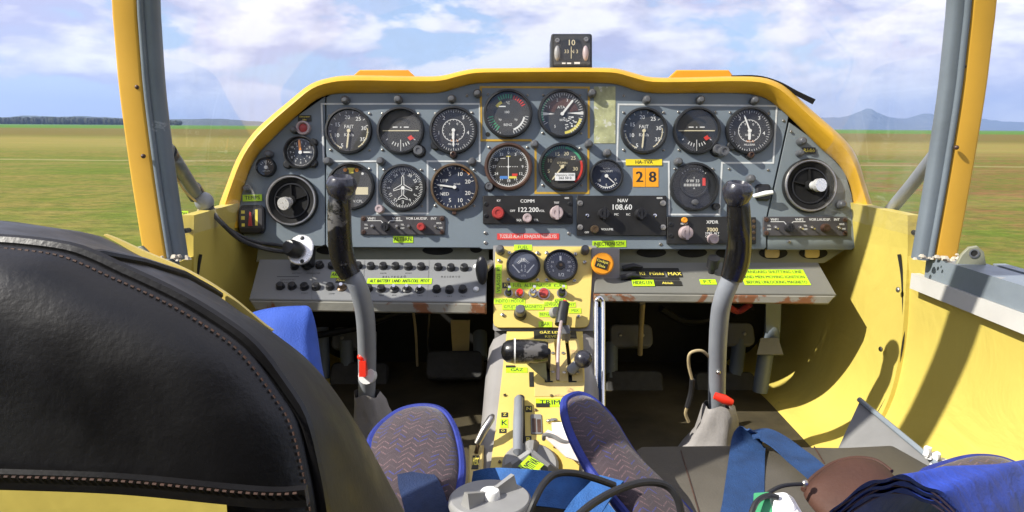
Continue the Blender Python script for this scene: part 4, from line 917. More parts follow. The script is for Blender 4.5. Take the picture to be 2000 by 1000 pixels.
k = obj('push_knob', MB().tube([(0, 0, 0), (0, 0, .014)], .006, 14).tube([(0, 0, .014), (0, .001, .034)], .0115, 18), 'black_plastic', ce, SRP.at(1389, 532, 0))
# orange round knob and its block, right of the console
ok = thing('cabin_air_knob', 'round orange knob with black and yellow label on a grey block', 'knob', W(1176, 516, 1.33))
OP = Plane(W(1174, 515, 1.32), W(1274, 515, 1.32), W(1174, 415, 1.32))
obj('block', MB().plate(rrect(-.018, .035, -.05, .03, .004), -.06, .0, .002, OP.M), 'console_grey', ok)
kk = obj('knob_cap', MB().lathe([(.010, 0), (.010, .012), (.0205, .014), (.0208, .022), (.018, .026), (.0003, .0268)], 28, OP.M), 'knob_orange', ok)
tape(OP, ok, 1163, 506, 1188, 524, 'tape_black', ['Cockpit', 'Fűtés'], 'print_yellow', base=.0272, ang_=-.3)
# chromed power socket with leads, at the left
PK = Plane(W(587, 487, 1.30), W(687, 483, 1.30), W(587, 387, 1.33))
ps = thing('headset_socket', 'chromed oval socket plate with black plug below the left vent', 'socket', W(587, 487, 1.31))
obj('socket_plate', MB().plate(rrect(-.0235, .0225, -.029, .029, .0225, 6), -.004, 0, .0015, PK.M @ rot(-.1)), 'bright_alloy', ps)
obj('mount', MB().box(-.012, .012, -.02, .02, -.055, -.004, PK.M), 'black_plastic', ps)
obj('plug', MB().lathe([(.016, 0), (.0165, .006), (.0155, .020), (.012, .028), (.0003, .029)], 20, PK.M @ Matrix.Translation((-.006, -.002, 0)) @ Matrix.Rotation(-.35, 4, 'Y')), 'black_plastic', ps)
for x, y in ((.002, .022), (.004, -.023)): obj('screw', MB().lathe([(.004, .0002), (.003, .0016), (.0003, .002)], 10, PK.M @ Matrix.Translation((x, y, 0))), 'bezel_black', ps)
tag(obj('headset_cable', MB().tube(catmull([W(402, 400, 1.25), W(430, 432, 1.26), W(470, 468, 1.26), W(520, 486, 1.27), W(575, 494, 1.285)], 6), .0045, 8).tube(catmull([W(404, 402, 1.255), W(440, 442, 1.265), W(490, 470, 1.275), W(540, 478, 1.285), W(580, 486, 1.29)], 6), .0035, 8), 'cable_black'), 'pair of black leads running from the left strut to the chromed socket', 'cable')
bl = thing('ball_microphone', 'grey ball shaped fitting at the lower end of the left brace', 'fitting', W(399, 396, 1.25))
obj('ball', MB().sphere((0, 0, 0), .0165, .0165, .0175, Matrix.Translation(W(399, 394, 1.25))), 'stick_grey', bl); obj('collar', MB().tube([W(402, 404, 1.25), W(409, 414, 1.26)], [.014, .011], 14), 'bezel_black', bl)
obj('wire', MB().tube(catmull([W(326, 318, 1.1), W(338, 335, 1.15), W(360, 372, 1.2), W(385, 395, 1.24)], 5), .002, 6), 'cable_cream', bl); obj('wire', MB().tube(catmull([W(393, 404, 1.25), W(380, 425, 1.25), W(372, 433, 1.25), W(345, 432, 1.24)], 5), .003, 6), 'cable_cream', bl)
TL = Plane(W(354, 419, 1.22), W(454, 419, 1.22), W(354, 319, 1.22)); 
tp = tape(TL, None, 341, 412, 368, 426, 'tape_lime', 'NYITVA', base=0.0, name='label_tape', th=.002); tag(tp, 'small lime label standing at the foot of the left post', 'label')
# ------------------------------------------------------------------ compass on the glare shield
KP = Plane(W(1115, 99, 1.40), W(1215, 99, 1.40), W(1115, -1, 1.40)); kpx = 1.40/FPX
cp = thing('magnetic_compass', 'small square black magnetic compass standing on the yellow rim', 'compass', W(1115, 134, 1.41))
obj('case', MB().plate(rrect(-39*kpx, 41*kpx, -40*kpx, 32*kpx, .005), -.05, .006, .003, KP.M), 'bezel_black', cp)
obj('face', MB().plate(rrect(-35*kpx, 37*kpx, -31*kpx, 28*kpx, .004), .006, .0066, 0, KP.M), 'dial_grey', cp)
obj('card_window', MB().plate(rrect(-20*kpx, 21*kpx, -22*kpx, 20*kpx, .010), .0066, .0074, 0, KP.M), 'dial_black', cp)
obj('card_print', MB().text('10', .0, 13*kpx, .016, .0078, bold=.03).rect(-.0006, .0006, -.018, .006, .0079).text('33 N 3', 0, -4*kpx, .010, .0078), 'print_cream', cp, KP.M, smooth=0, kind='stuff')
obj('label_strip', MB().rect(-18*kpx, -11*kpx, -28*kpx, -25*kpx, .0072).rect(-8*kpx, 0, -28*kpx, -25*kpx, .0072).rect(6*kpx, 17*kpx, -28*kpx, -24*kpx, .0072), 'print_white', cp, KP.M, smooth=0, kind='stuff')
for x0, w_ in ((-27, 6), (28, 6)): obj('lamp_cover', MB().sphere((x0*kpx, -7*kpx, .007), w_*kpx, 15*kpx, .006, KP.M), 'knob_pink' if x0 > 0 else 'plastic_grey', cp)
for x0, y0 in ((-27, 18), (29, 20)): obj('screw', MB().lathe([(.005, .0066), (.0045, .009), (.002, .009), (.0015, .0075)], 12, KP.M @ Matrix.Translation((x0*kpx, y0*kpx, 0))), 'screw_steel', cp)
obj('glass', MB().rect(-34*kpx, 36*kpx, -30*kpx, 27*kpx, .0145), 'gauge_glass', cp, KP.M, smooth=0)
st = catmull([W(1428, 149, 1.365), W(1480, 150, 1.36), W(1520, 162, 1.355), W(1556, 182, 1.35), W(1590, 199, 1.345)], 5)
tag(obj('rubber_strip', MB().ribbon(st, [V((.25, -.2, .6))]*len(st), [.003+.008*(i/len(st)) for i in range(len(st))], .002), 'black_matte'), 'black rubber strip peeling off the right end of the yellow rim', 'seal')

# ------------------------------------------------------------------ centre console
con = thing('centre_console', 'yellow topped centre console with gauges, switches and grey sides', 'console', V((CX, 1.05, FLZ)))
CP = Plane(W(1060, 640, 1.272), W(1160, 640, 1.272), W(1060, 480, 1.335))
DP = Plane(W(1040, 930, .98), W(1140, 930, .98), W(1040, 640, 1.27))
def body_ring(u0, u1, v, D, fl, ext):
    a = W(u0, v, D); b_ = W(u1, v, D); zf = FLZ+.001
    return [V((a.x-ext-.012, a.y+.02, zf)), V((a.x-ext-.004, a.y+.01, (a.z+zf)/2)), a+V((-ext, .004, -.030)), a+V((-ext*.75, 0, -.012)), a+V((-.006, 0, -.002)), b_+V((.006, 0, -.002)), b_+V((ext*.7, 0, -.012)), b_+V((ext*.9, .004, -.03)), V((b_.x+ext, b_.y+.01, (b_.z+zf)/2)), V((b_.x+ext+.006, b_.y+.02, zf))]
rg = [body_ring(*q) for q in ((955, 1130, 935, .98, 0, .022), (964, 1136, 860, 1.04, 0, .024), (973, 1141, 780, 1.12, 0, .026), (982, 1142, 710, 1.19, 0, .030), (990, 1138, 650, 1.262, 0, .032))]
obj('console_body', MB().loops(rg), 'console_grey', con, smooth=40)
up = [body_ring(*q) for q in ((975, 1152, 636, 1.285, 0, .012), (976, 1152, 560, 1.318, 0, .012), (978, 1152, 490, 1.35, 0, .010))]
rgu = []
for v, D, z_ in ((646, 1.278, 0), (560, 1.312, 0), (484, 1.342, 0)):
    a = W(966, v, D); b_ = W(1164, v, D); a2 = W(966, v, D)+V((-.004, .14, .0)); b2 = W(1164, v, D)+V((.004, .14, 0)); rgu.append([a, b_, b_+V((.003, .01, 0)), b2, a2, a+V((-.003, .01, 0))])
obj('riser', MB().loops(rgu), 'console_grey', con, smooth=40)
obj('riser_foot', MB().loops([[V((CX-.10, 1.24, FLZ)), V((CX+.09, 1.24, FLZ)), V((CX+.09, 1.40, FLZ)), V((CX-.10, 1.40, FLZ))], [rgu[0][0]+V((0, .012, .004)), rgu[0][1]+V((0, .012, .004)), rgu[0][3]+V((0, 0, .004)), rgu[0][4]+V((0, 0, .004))]]), 'console_grey', con)
fpz = frame_pts(CP, [(968, 481), (1160, 481), (1151, 640), (963, 640)])
def roundpoly(poly, r, n=4):
    out = []
    for i in range(len(poly)):
        a, b_, c = V(poly[i-1]), V(poly[i]), V(poly[(i+1) % len(poly)]); p = b_+(a-b_).normalized()*r; q = b_+(c-b_).normalized()*r
        for j in range(n+1):
            t = j/n; w = p*(1-t)**2+b_*2*t*(1-t)+q*t*t; out.append((w.x, w.y))
    return out
obj('face_plate', MB().plate(roundpoly(fpz, .014)[::-1], -.004, .0, .001, CP.M), 'console_yellow', con, label='pale yellow plate with two gauges and switches', smooth=20)
dk = frame_pts(DP, [(990, 648), (1138, 648), (1142, 740), (1136, 860), (1130, 932), (955, 932), (968, 840), (982, 720)])
obj('deck_plate', MB().plate(dk[::-1], -.003, .001, .0005, DP.M), 'console_yellow', con, label='pale yellow lower deck with lever slots', smooth=20)
b, M, r = gauge('fuel_gauge', 'twin needle fuel gauge on the console', 1022, 520, 33.5, 'dial_slate', 'bezel_black', .87, CP, con, .009)
mb = MB().text('FUEL', 0, .50*r, r*.15, PH).text('UTS', 0, -.72*r, r*.18, PH)
for k in range(9): mb.tick(ang(-60+k*15), r*.30, r*.48, r*.035, PH)
mb.text('1 3', -.0, -.05*r, r*.3, PH).text('4 2', 0, -.33*r, r*.3, PH); prints(b, M, mb)
for sg in (-1, 1):
    q = MB().add([(sg*.30*r, -.52*r, PH), (sg*.20*r, -.50*r, PH), (sg*.70*r, .10*r, PH), (sg*.76*r, .06*r, PH)], [(0, 1, 2, 3) if sg < 0 else (3, 2, 1, 0)]); prints(b, M, q, name='fuel_scale')
b, M, r = gauge('pressure_gauge', 'blue dial gauge with round centre hub on the console', 1095, 520, 33.5, 'dial_blue', 'bezel_black', .87, CP, con, .009)
mb = MB().rect(-.07*r, .07*r, .38*r, .72*r, PH).text('1/2', 0, -.66*r, r*.34, PH, bold=.05)
for t, d in (('10', -65), ('20', 65), ('0', -95), ('30', 95), ('5', -125), ('40', 125)): mb.text(t, r*.62*math.cos(ang(d)), r*.62*math.sin(ang(d)), r*.22, PH)
for k in range(25): mb.tick(ang(-120+k*10), r*.84, r*.92, r*.025, PH)
prints(b, M, mb); obj('hub', MB().lathe([(.30*r, .002), (.28*r, .006), (.14*r, .0065)], 20), 'black_plastic', b, M); obj('hub_pin', MB().lathe([(.13*r, .006), (.10*r, .008), (.0003, .008)], 14), 'bezel_brass', b, M)
for u, v in ((995, 494), (1050, 494), (1068, 494), (1124, 496), (993, 546), (1050, 547), (1068, 547), (1122, 548), (975, 509), (1142, 512), (982, 615), (1130, 618)): screw(u, v, 3.6, CP, con, 'steel')
for u, v in ((977, 491), (1142, 491)): obj('lamp_post', post.data, None, con, CP.at(u, v, 0))
for u, v, r_, h_, m_ in ((993, 573, 6.5, .012, 'bezel_black'), (1015, 573, 7, .011, 'lamp_red'), (1041, 573, 7, .014, 'chrome'), (1062, 574, 9.5, .010, 'knob_red'), (1097, 573, 7.5, .016, 'bezel_black')): 
    kb = knob(u, v, r_, h_, m_, con, CP, 'switch' if r_ < 9 else 'lamp', 0, ring='steel')
    if m_ in ('chrome', 'bezel_black'): obj('toggle_lever', MB().tube([(0, 0, h_*.8), (.002, .004, h_+.012)], [.002, .003], 8), 'chrome', kb, CP.at(u, v, 0))
kb = knob(1016, 614, 12.5, .012, 'black_plastic', con, CP, 'rheostat_knob', 0, label='grey rheostat knob on the console'); obj('knob_top', MB().lathe([(.0095, .011), (.0088, .030), (.007, .032), (.0003, .032)], 18), 'knob_grey', kb, CP.at(1016, 614, 0))
for q in ((1004, 478, 1039, 489, 'FUEL'), (997, 552, 1107, 564, 'FUEL  ALTERNATOR  KÜRT'), (965, 583, 1026, 594, 'INDÍTÓ / MOTOR'), (981, 594, 1062, 605, 'GYÚJTÁS / MAGNETO'), (1052, 609, 1076, 619, 'BENZ'), (1052, 628, 1078, 639, 'ZÁR'), (1063, 589, 1090, 600, 'LEVEGŐ'), (1083, 583, 1106, 593, 'KEVERÉK'), (1110, 590, 1124, 600, 'NY'), (1111, 602, 1135, 612, 'MIX')):
    tape(CP, con, q[0], q[1], q[2], q[3], 'tape_lime', q[4], base=.0003 if q[1] != 594 else .0008, bold=.0)
tape(CP, con, 968, 517, 980, 573, 'tape_lime', base=.0003); 
mb = MB(); p = CP.L(974, 545, .0011); mb.text('VILÁGOS  BE', p.x, p.y, .009, .0011, math.pi/2, bold=.02); obj('lettering', mb, 'print_black', con, CP.M, smooth=0, kind='stuff')
tape(CP, con, 981, 552, 996, 563, 'tape_black', 'KI', 'print_yellow', base=.0003)
# deck details: placard, quadrant cheeks, slots, tapes
tape(DP, con, 1043, 646, 1125, 662, 'tape_black', ['GÁZ LEVEGŐ', 'KEVERÉK'], 'print_yellow', base=.001)
def qcheek(u0, u1, v0, v1, hh):
    a = DP.L(u0, v1, 0); b_ = DP.L(u1, v1, 0); c = DP.L(u0, v0, 0)
    prof = [(c.y, .001), (a.y, .001), (a.y+.012, hh*.55), ((a.y+c.y)/2, hh), (c.y-.006, hh*.75)]
    mb = MB().loops([[(x, y, z) for y, z in prof] for x in (a.x, b_.x)])
    return obj('quadrant_cheek', mb, 'quadrant_yellow', con, DP.M)
for u0, u1 in ((1075, 1087), (1093, 1110), (1118, 1139)): qcheek(u0, u1, 668, 746, .016)
for u0, u1, v0, v1 in ((1064, 1074, 670, 748), (1110.5, 1117.5, 672, 750), (1034, 1042, 728, 757)):
    a = DP.L(u0, v1, 0); b_ = DP.L(u1, v0, 0); obj('lever_slot', MB().rect(a.x, b_.x, a.y, b_.y, .0016), 'dark_recess', con, DP.M, smooth=0)
obj('worn_plate', MB().plate(frame_pts(DP, [(1044, 750), (1142, 748), (1140, 775), (1044, 776)])[::-1], .001, .0024, .0005, DP.M), 'quadrant_yellow', con)
for u, v in ((1077, 773), (986, 772), (1132, 773), (1046, 801), (1046, 862), (976, 902)): screw(u, v, 3.2, DP, con, 'bezel_brass')
for u, v in ((1080, 690), (1100, 690), (1080, 727), (1102, 728), (1128, 727)): 
    o = obj('screw', MB().lathe([(.0032, 0), (.003, .0012), (.0003, .0016)], 10), 'screw_steel', con, DP.at(u, v, .0165 if v < 700 else .0145))
for q in ((988, 718, 1030, 728, 'tape_lime', 'GÁZ', 'print_black'), (988, 714, 1006, 718, 'tape_black', None, ''), (1047, 779, 1101, 795, 'tape_lime', 'TRIM', 'print_black'), (1047, 788, 1073, 795, 'tape_black', None, ''), (979, 806, 992, 815, 'tape_black', 'Z', 'print_yellow'), (977, 818, 992, 836, 'tape_lime', 'K', 'print_black'), (975, 838, 989, 846, 'tape_black', 'O', 'print_yellow'), (1026, 793, 1039, 805, 'tape_black', 'N', 'print_yellow'), (1025, 852, 1038, 867, 'tape_black', 'R', 'print_yellow')):
    tape(DP, con, q[0], q[1], q[2], q[3], q[4], q[5] or (), q[6] or 'print_black', base=.0012 if q[5] else .0020)
a = DP.L(1037, 850, 0); b_ = DP.L(1058, 811, 0)
tw = obj('trim_window', MB().plate(rrect(a.x, b_.x, a.y, b_.y, .003), .001, .003, .0008, DP.M), 'dark_grey_paint', con)
obj('trim_scale', MB().rect(a.x+.002, (a.x+b_.x)/2-.001, a.y+.003, b_.y-.010, .0034).rect((a.x+b_.x)/2+.001, b_.x-.002, a.y+.003, b_.y-.012, .0034), 'bezel_brown', tw, DP.M, smooth=0, kind='stuff')
obj('wing_nut', MB().sphere((-.004, 0, .004), .005, .003, .003).sphere((.004, .002, .004), .005, .003, .003).lathe([(.004, 0), (.003, .007)], 12), 'steel', con, DP.at(1078, 826, .001))
# levers
def P3(P, u, v, h): return P.M @ P.L(u, v, h)
tl = thing('throttle_lever', 'fat black throttle handle with a white ring lying across the console', 'throttle lever', P3(DP, 1070, 705, 0))
hx = [P3(DP, u, 686+(u-985)*.02, .062) for u in (979, 982, 990, 1004, 1020, 1050, 1064, 1070)]
obj('handle', MB().tube(hx, [.004, .012, .0175, .0195, .0195, .0185, .0175, .0155], 24), 'stick_black_worn', tl)
obj('white_ring', MB().tube([P3(DP, 1004, 686, .062), P3(DP, 1007, 686, .062)], .0205, 24), 'plastic_white', tl)
obj('arm', MB().loops([[P3(DP, u, v, h) for u, v, h in q] for q in (((1016, 700, .048), (1066, 706, .05), (1069, 744, .004), (1050, 730, .02)), ((1016, 700, .045), (1066, 706, .047), (1069, 746, .001), (1050, 730, .017)))]), 'post_grey', tl, label='blue grey lever arm', smooth=0)
obj('pivot_arm', MB().tube([P3(DP, 1068, 720, .0), P3(DP, 1069, 686, .060)], .006, 12), 'bezel_black', tl)
ml = thing('ball_lever', 'short grey lever with shiny black ball on the console right side', 'lever', P3(DP, 1114, 720, 0))
obj('ball', MB().sphere(tuple(P3(DP, 1139, 701, .034)), .0152, .0152, .0152), 'head_grey', ml)
obj('arm', MB().tube([P3(DP, 1114, 728, .0), P3(DP, 1116, 722, .016), P3(DP, 1138, 702, .032)], [.006, .009, .007], 12), 'stick_grey', ml)
fl_ = thing('flap_lever', 'thin bright lever rod with dark knob rising from the quadrant', 'lever', P3(DP, 1090, 745, 0))
obj('rod', MB().tube(catmull([P3(DP, 1089.5, 742, .002), P3(DP, 1090, 690, .03), P3(DP, 1093, 650, .05), P3(CP, 1097, 625, .035)], 4), .003, 10), 'knob_pink', fl_)
obj('knob_sleeve', MB().tube([P3(CP, 1095, 634, .037), P3(CP, 1097, 618, .035), P3(CP, 1102, 592, .032)], [.0105, .0105, .0095], 18), 'bezel_black', fl_); obj('cap', MB().tube([P3(CP, 1081, 612, .012), P3(CP, 1088, 609, .022)], .010, 16), 'plastic_grey', fl_)
obj('tip', MB().tube([P3(CP, 1102, 592, .032), P3(CP, 1104, 588, .031)], .004, 10), 'lamp_red', fl_)
obj('latch_block', MB().box(-.007, .007, -.012, .012, .01, .028, DP.at(1104, 668, 0)), 'knob_grey', fl_)
gl_ = thing('trim_lever', 'long upright rounded grey handle in a black slot on the console', 'lever', P3(DP, 1012, 840, 0))
a = DP.L(1008, 893, 0); b_ = DP.L(1024, 772, 0); obj('slot', MB().plate(rrect(a.x, b_.x, a.y, b_.y, .006), .001, .0016), 'dark_recess', gl_, DP.M)
obj('handle', MB().tube([P3(DP, 1011, 888, .012), P3(DP, 1011, 882, .016), P3(DP, 1012, 830, .018), P3(DP, 1013, 780, .015), P3(DP, 1013, 774, .011)], [.003, .0068, .0078, .0072, .003], 16), 'stick_grey', gl_)
pb = thing('parking_brake', 'bright knurled brake lever in a small box left of the console', 'brake lever', W(928, 950, 1.0))
BP = Plane(W(930, 900, 1.0), W(1030, 900, 1.0), W(930, 800, 1.12))
obj('box', MB().plate(frame_pts(BP, [(916, 868), (945, 868), (943, 950), (914, 950)])[::-1], -.09, 0, .002, BP.M), 'quadrant_yellow', pb); tape(BP, pb, 921, 890, 936, 916, 'tape_black', ['FÉK'], 'print_yellow', base=.0005)
obj('stem', MB().tube([P3(BP, 930, 885, 0), P3(BP, 934, 866, .012)], .003, 8), 'bezel_brass', pb); obj('grip', MB().tube([P3(BP, 932, 866, .012), P3(BP, 944, 842, .028), P3(BP, 960, 816, .04), P3(BP, 963, 811, .041)], [.0055, .0058, .0055, .003], 14), 'steel', pb)
fs = thing('fuel_selector', 'grey four lobed fuel selector knob with lime label behind the blue strap', 'fuel selector', P3(DP, 1040, 905, 0))
M = DP.at(1036, 912, .001) @ rot(-.6)
obj('base', MB().lathe([(.040, 0), (.040, .006), (.036, .009), (.0003, .009)], 28, M), 'plastic_grey', fs); lob = MB()
for k in range(3): lob.loops([[(0, -.006, .009), (.038, -.011, .009), (.038, .011, .009), (0, .006, .009)], [(0, -.003, .034), (.030, -.003, .022), (.030, .003, .022), (0, .003, .034)]], M=M @ rot(k*2.094))
obj('vane', lob, 'plastic_grey', fs, kind='stuff'); tape(DP, fs, 1020, 895, 1054, 924, 'tape_lime', 'NYITVA', base=.036, ang_=.9)
pm = thing('chrome_handle', 'tall narrow chromed loop handle beside the console', 'handle', W(1170, 800, 1.18))
obj('loop', MB().tube(catmull([W(1164, 830, 1.15), W(1164, 700, 1.19), W(1164, 600, 1.22), W(1166, 586, 1.222), W(1171, 581, 1.223), W(1176, 586, 1.222), W(1178, 600, 1.22), W(1178, 700, 1.19), W(1178, 830, 1.15)], 5), .0038, 12), 'chrome', pm); obj('cover', MB().loops([[W(1167, v, D), W(1176, v, D), W(1176, v, D+.01), W(1167, v, D+.01)] for v, D in ((600, 1.222), (700, 1.192), (830, 1.152))]), 'webbing_blue', pm)
dl = thing('black_lever_disc', 'black leaf shaped lever disc left of the console plate', 'lever', W(950, 525, 1.33))
obj('disc', MB().sphere((0, 0, 0), .0125, .027, .006, Plane(W(941, 528, 1.30), W(1041, 520, 1.26), W(955, 428, 1.30)).M), 'black_plastic', dl); obj('stem', MB().tube([W(944, 528, 1.305), W(958, 515, 1.345)], .008, 12), 'steel', dl)
pp = thing('paper_bundle', 'crumpled bundle of papers and leaflets lying on the console', 'papers', P3(DP, 1095, 890, 0))
random.seed(5)
for k, (pts, h) in enumerate((([(1058, 862), (1068, 850), (1112, 868), (1150, 915), (1120, 912)], .012), ([(1062, 870), (1075, 862), (1120, 880), (1150, 925), (1128, 922)], .017), ([(1075, 833), (1105, 832), (1112, 862), (1080, 862)], .004), ([(1065, 880), (1090, 872), (1140, 898), (1152, 930), (1105, 915)], .023))):
    obj('sheet', MB().plate([(x+random.uniform(-.002, .002), y) for x, y in frame_pts(DP, pts)][::-1], h, h+.0015, 0, DP.M @ Matrix.Rotation(.03*(k-1), 4, 'X')), 'paper' if k != 2 else 'plastic_white', pp, smooth=0)
obj('loop', MB().tube(catmull([P3(DP, 1062, 858, .018), P3(DP, 1064, 849, .03), P3(DP, 1080, 852, .03), P3(DP, 1098, 862, .028), P3(DP, 1115, 866, .024)], 5), .003, 8), 'dark_grey_paint', pp)

# ------------------------------------------------------------------ control sticks
def stick(lab, grip, tube, head, boot, worn, clip):
    base = W(*boot[-1][:3]); base.z = FLZ
    s = thing('control_stick', lab, 'control stick', base, 'control sticks in front of the two seats')
    obj('tube', MB().tube(catmull([W(u, v, D) for u, v, D, r in tube], 6), [a.x for a in catmull([V((r*tube[0][2]/FPX, 0, 0)) for u, v, D, r in tube], 6)], 20), 'stick_grey', s)
    obj('grip', MB().tube(catmull([W(u, v, D) for u, v, D, r in grip], 6), [a.x for a in catmull([V((r*D/FPX, 0, 0)) for u, v, D, r in grip], 6)], 24), worn, s)
    hu, hv, hD, hr, tlt = head; hr = hr*hD/FPX
    hp = Plane(W(hu, hv, hD), W(hu+50, hv+tlt, hD), W(hu, hv-50, hD+.02)); M = hp.M @ Matrix.Rotation(-.8, 4, 'X')
    h = obj('grip_head', MB().lathe([(hr*.62, -.022), (hr*.85, -.014), (hr*1.0, -.004), (hr*.98, .004), (hr*.80, .011), (hr*.60, .013), (hr*.42, .004), (hr*.36, -.002), (.0003, -.003)], 32, M, cap=True), 'head_grey', s)
    obj('button', MB().lathe([(hr*.30, -.003), (hr*.29, .004), (hr*.2, .006), (.0003, .006)], 18, M), 'black_plastic', h)
    bm = MB(); rings = []
    for i, (u, v, D, r) in enumerate(boot):
        c = W(u, v, D); rr = r*D/FPX; ring = []
        for j in range(28):
            a = j/28*2*math.pi; w = 1+(.05+.10*i/len(boot))*math.sin(a*5+i*.8)+.05*math.sin(a*9-i*1.7)
            ring.append(c+V((math.cos(a)*rr*w, math.sin(a)*rr*w*.9, .004*math.sin(a*3+i))))
        rings.append(ring)
    c = base; rr = boot[-1][3]*boot[-1][2]/FPX*1.15
    rings.append([V((c.x+math.cos(j/28*2*math.pi)*rr, c.y+math.sin(j/28*2*math.pi)*rr, FLZ+.001)) for j in range(28)])
    obj('boot', bm.loops(rings, cap0=False), 'boot_cloth', s, label='crumpled grey cloth boot at the stick foot', smooth=70)
    cu, cv, cD, kind = clip
    q = Plane(W(cu, cv, cD), W(cu+50, cv, cD), W(cu, cv-50, cD))
    if kind == 0:
        k = obj('lock_clip', MB().box(-.005, .006, -.016, .010, -.012, .008, q.M).sphere((-.002, .016, -.001), .008, .006, .006, q.M), 'clip_red', s, label='red lock clip with a pale band on the left stick'); obj('clip_band', MB().tube([q.M @ V((.004, -.020, -.030)), q.M @ V((.004, -.017, -.008))], .014, 16), 'plastic_white', k)
    else: obj('lock_clip', MB().tube([q.M @ V((-.013, .006, .002)), q.M @ V((.002, 0, .004)), q.M @ V((.016, -.006, .002))], [.006, .0085, .006], 12), 'clip_red', s, label='red lock clip at the foot of the right stick')
    for v in (clip[1]-50,): pass
    return s
stick('left control stick with scuffed black grip and red clip', [(664, 376, 1.055, 19), (663, 400, 1.06, 22.5), (663, 440, 1.07, 23), (665, 480, 1.085, 23.5), (672, 512, 1.095, 23.5), (685, 538, 1.10, 20.5)],
      [(680, 525, 1.10, 18), (694, 548, 1.105, 18.5), (706, 580, 1.12, 19), (714, 625, 1.145, 19), (717, 700, 1.19, 19), (716, 790, 1.24, 18)], (667, 360, 1.05, 29.5, 4), [(716, 768, 1.225, 24), (722, 785, 1.235, 30), (728, 810, 1.25, 36), (732, 840, 1.26, 42), (738, 875, 1.27, 52)], 'stick_black_worn', (709, 716, 1.175, 0))
sr = stick('right control stick with shiny black grip and cable loop', [(1441, 388, 1.055, 19), (1442, 405, 1.06, 22), (1444, 450, 1.07, 23), (1443, 485, 1.085, 24), (1438, 515, 1.095, 24.5), (1428, 545, 1.10, 21.5)],
      [(1434, 530, 1.10, 18), (1424, 553, 1.105, 18.5), (1412, 585, 1.12, 18.5), (1405, 625, 1.145, 18.5), (1401, 700, 1.19, 18.5), (1400, 800, 1.24, 18)], (1441, 372, 1.05, 29, 4), [(1401, 790, 1.225, 24), (1404, 800, 1.23, 32), (1402, 822, 1.24, 36), (1396, 845, 1.25, 42), (1385, 875, 1.26, 56)], 'stick_black', (1410, 779, 1.18, 1))
obj('button_lead', MB().tube(catmull([W(1386, 698, 1.19), W(1370, 685, 1.18), W(1348, 690, 1.18), W(1345, 712, 1.19), W(1352, 742, 1.2)], 6), .0026, 8), 'cable_cream', sr); obj('lead_sleeve', MB().tube(catmull([W(1352, 740, 1.2), W(1350, 765, 1.21), W(1342, 795, 1.22)], 5), .0048, 8), 'cable_black', sr); obj('button_lead', MB().tube(catmull([W(1342, 795, 1.22), W(1339, 808, 1.23), W(1345, 824, 1.24)], 5), .0028, 8), 'cable_cream', sr)
obj('tube_stud', MB().sphere(tuple(W(1403, 727, 1.183)), .004, .004, .004), 'steel', sr)

# ------------------------------------------------------------------ rudder pedals
def pad(u, v, w, h, D, th, m, lean=.35, name='pad'):
    P = Plane(W(u, v, D), W(u+50, v, D), W(u, v-50, D+.02)); k = D/FPX
    return MB().plate(roundpoly([(-w/2*k, -h/2*k), (w/2*k, -h/2*k), (w/2*k, h/2*k), (-w/2*k, h/2*k)], 14*k), -th, 0, .004, P.M), P
def pedal(lab, lo, upp, arms):
    base = W(lo[0], lo[1], lo[4]); base.z = FLZ
    p = thing('rudder_pedal', lab, 'rudder pedal', base, 'rudder pedals')
    mb, P = pad(*lo, .03, None); obj('foot_pad', mb, 'pedal_rubber', p)
    if upp:
        mb, P = pad(*upp, .02, None); t = obj('toe_plate', mb, 'dark_grey_paint', p, label='grey toe plate with bright screws')
        for du in (-22, 22): obj('screw', MB().sphere((du*upp[4]/FPX, 0, .001), .0045, .0045, .003, P.M), 'steel', t)
    for a in arms: obj('arm', MB().tube([W(*q) for q in a], .016, 12), 'post_grey', p)
    o = obj('hinge_tube', MB().tube([W(lo[0]-lo[2]*.4, lo[1], lo[4]+.035), W(lo[0]+lo[2]*.4, lo[1], lo[4]+.035)], .010, 10).tube([W(lo[0], lo[1], lo[4]+.035), V((W(lo[0], lo[1], lo[4]+.06).x, W(lo[0], lo[1], lo[4]+.06).y, FLZ))], .012, 10), 'black_matte', p)
pedal('black rudder pedal far left, behind the left stick', (700, 735, 112, 56, 1.62), (690, 660, 86, 44, 1.66), [[(628, 640, 1.66), (632, 740, 1.64)], [(676, 665, 1.65), (680, 740, 1.64)]])
pedal('wide black rudder pedal just left of the console', (888, 712, 112, 56, 1.58), None, [[(938, 650, 1.64), (938, 700, 1.60)]])
pedal('rudder pedal just right of the console with screwed toe plate', (1240, 752, 112, 58, 1.58), (1233, 655, 84, 46, 1.62), [[(1194, 670, 1.63), (1192, 740, 1.60)]])
pedal('rudder pedal behind the right stick with long grey side arm', (1418, 755, 118, 58, 1.58), (1432, 652, 84, 46, 1.62), [[(1444, 665, 1.63), (1436, 735, 1.60)], [(1510, 600, 1.50), (1506, 690, 1.50)], [(1496, 690, 1.49), (1484, 765, 1.50)]])
ad = thing('side_arm_bracket', 'grey angled bracket hanging under the right shelf', 'bracket', W(1510, 600, 1.47))
obj('plate', MB().loops([[W(1496, 590, 1.46), W(1526, 590, 1.46), W(1526, 590, 1.48), W(1496, 590, 1.48)], [W(1496, 650, 1.49), W(1524, 650, 1.49), W(1524, 650, 1.51), W(1496, 650, 1.51)]]), 'post_grey', ad); obj('shoe', MB().loops([[W(1486, 660, 1.46), W(1520, 660, 1.46), W(1520, 660, 1.5), W(1486, 660, 1.5)], [W(1478, 692, 1.45), W(1530, 692, 1.45), W(1530, 694, 1.51), W(1478, 694, 1.51)]]), 'dark_grey_paint', ad)
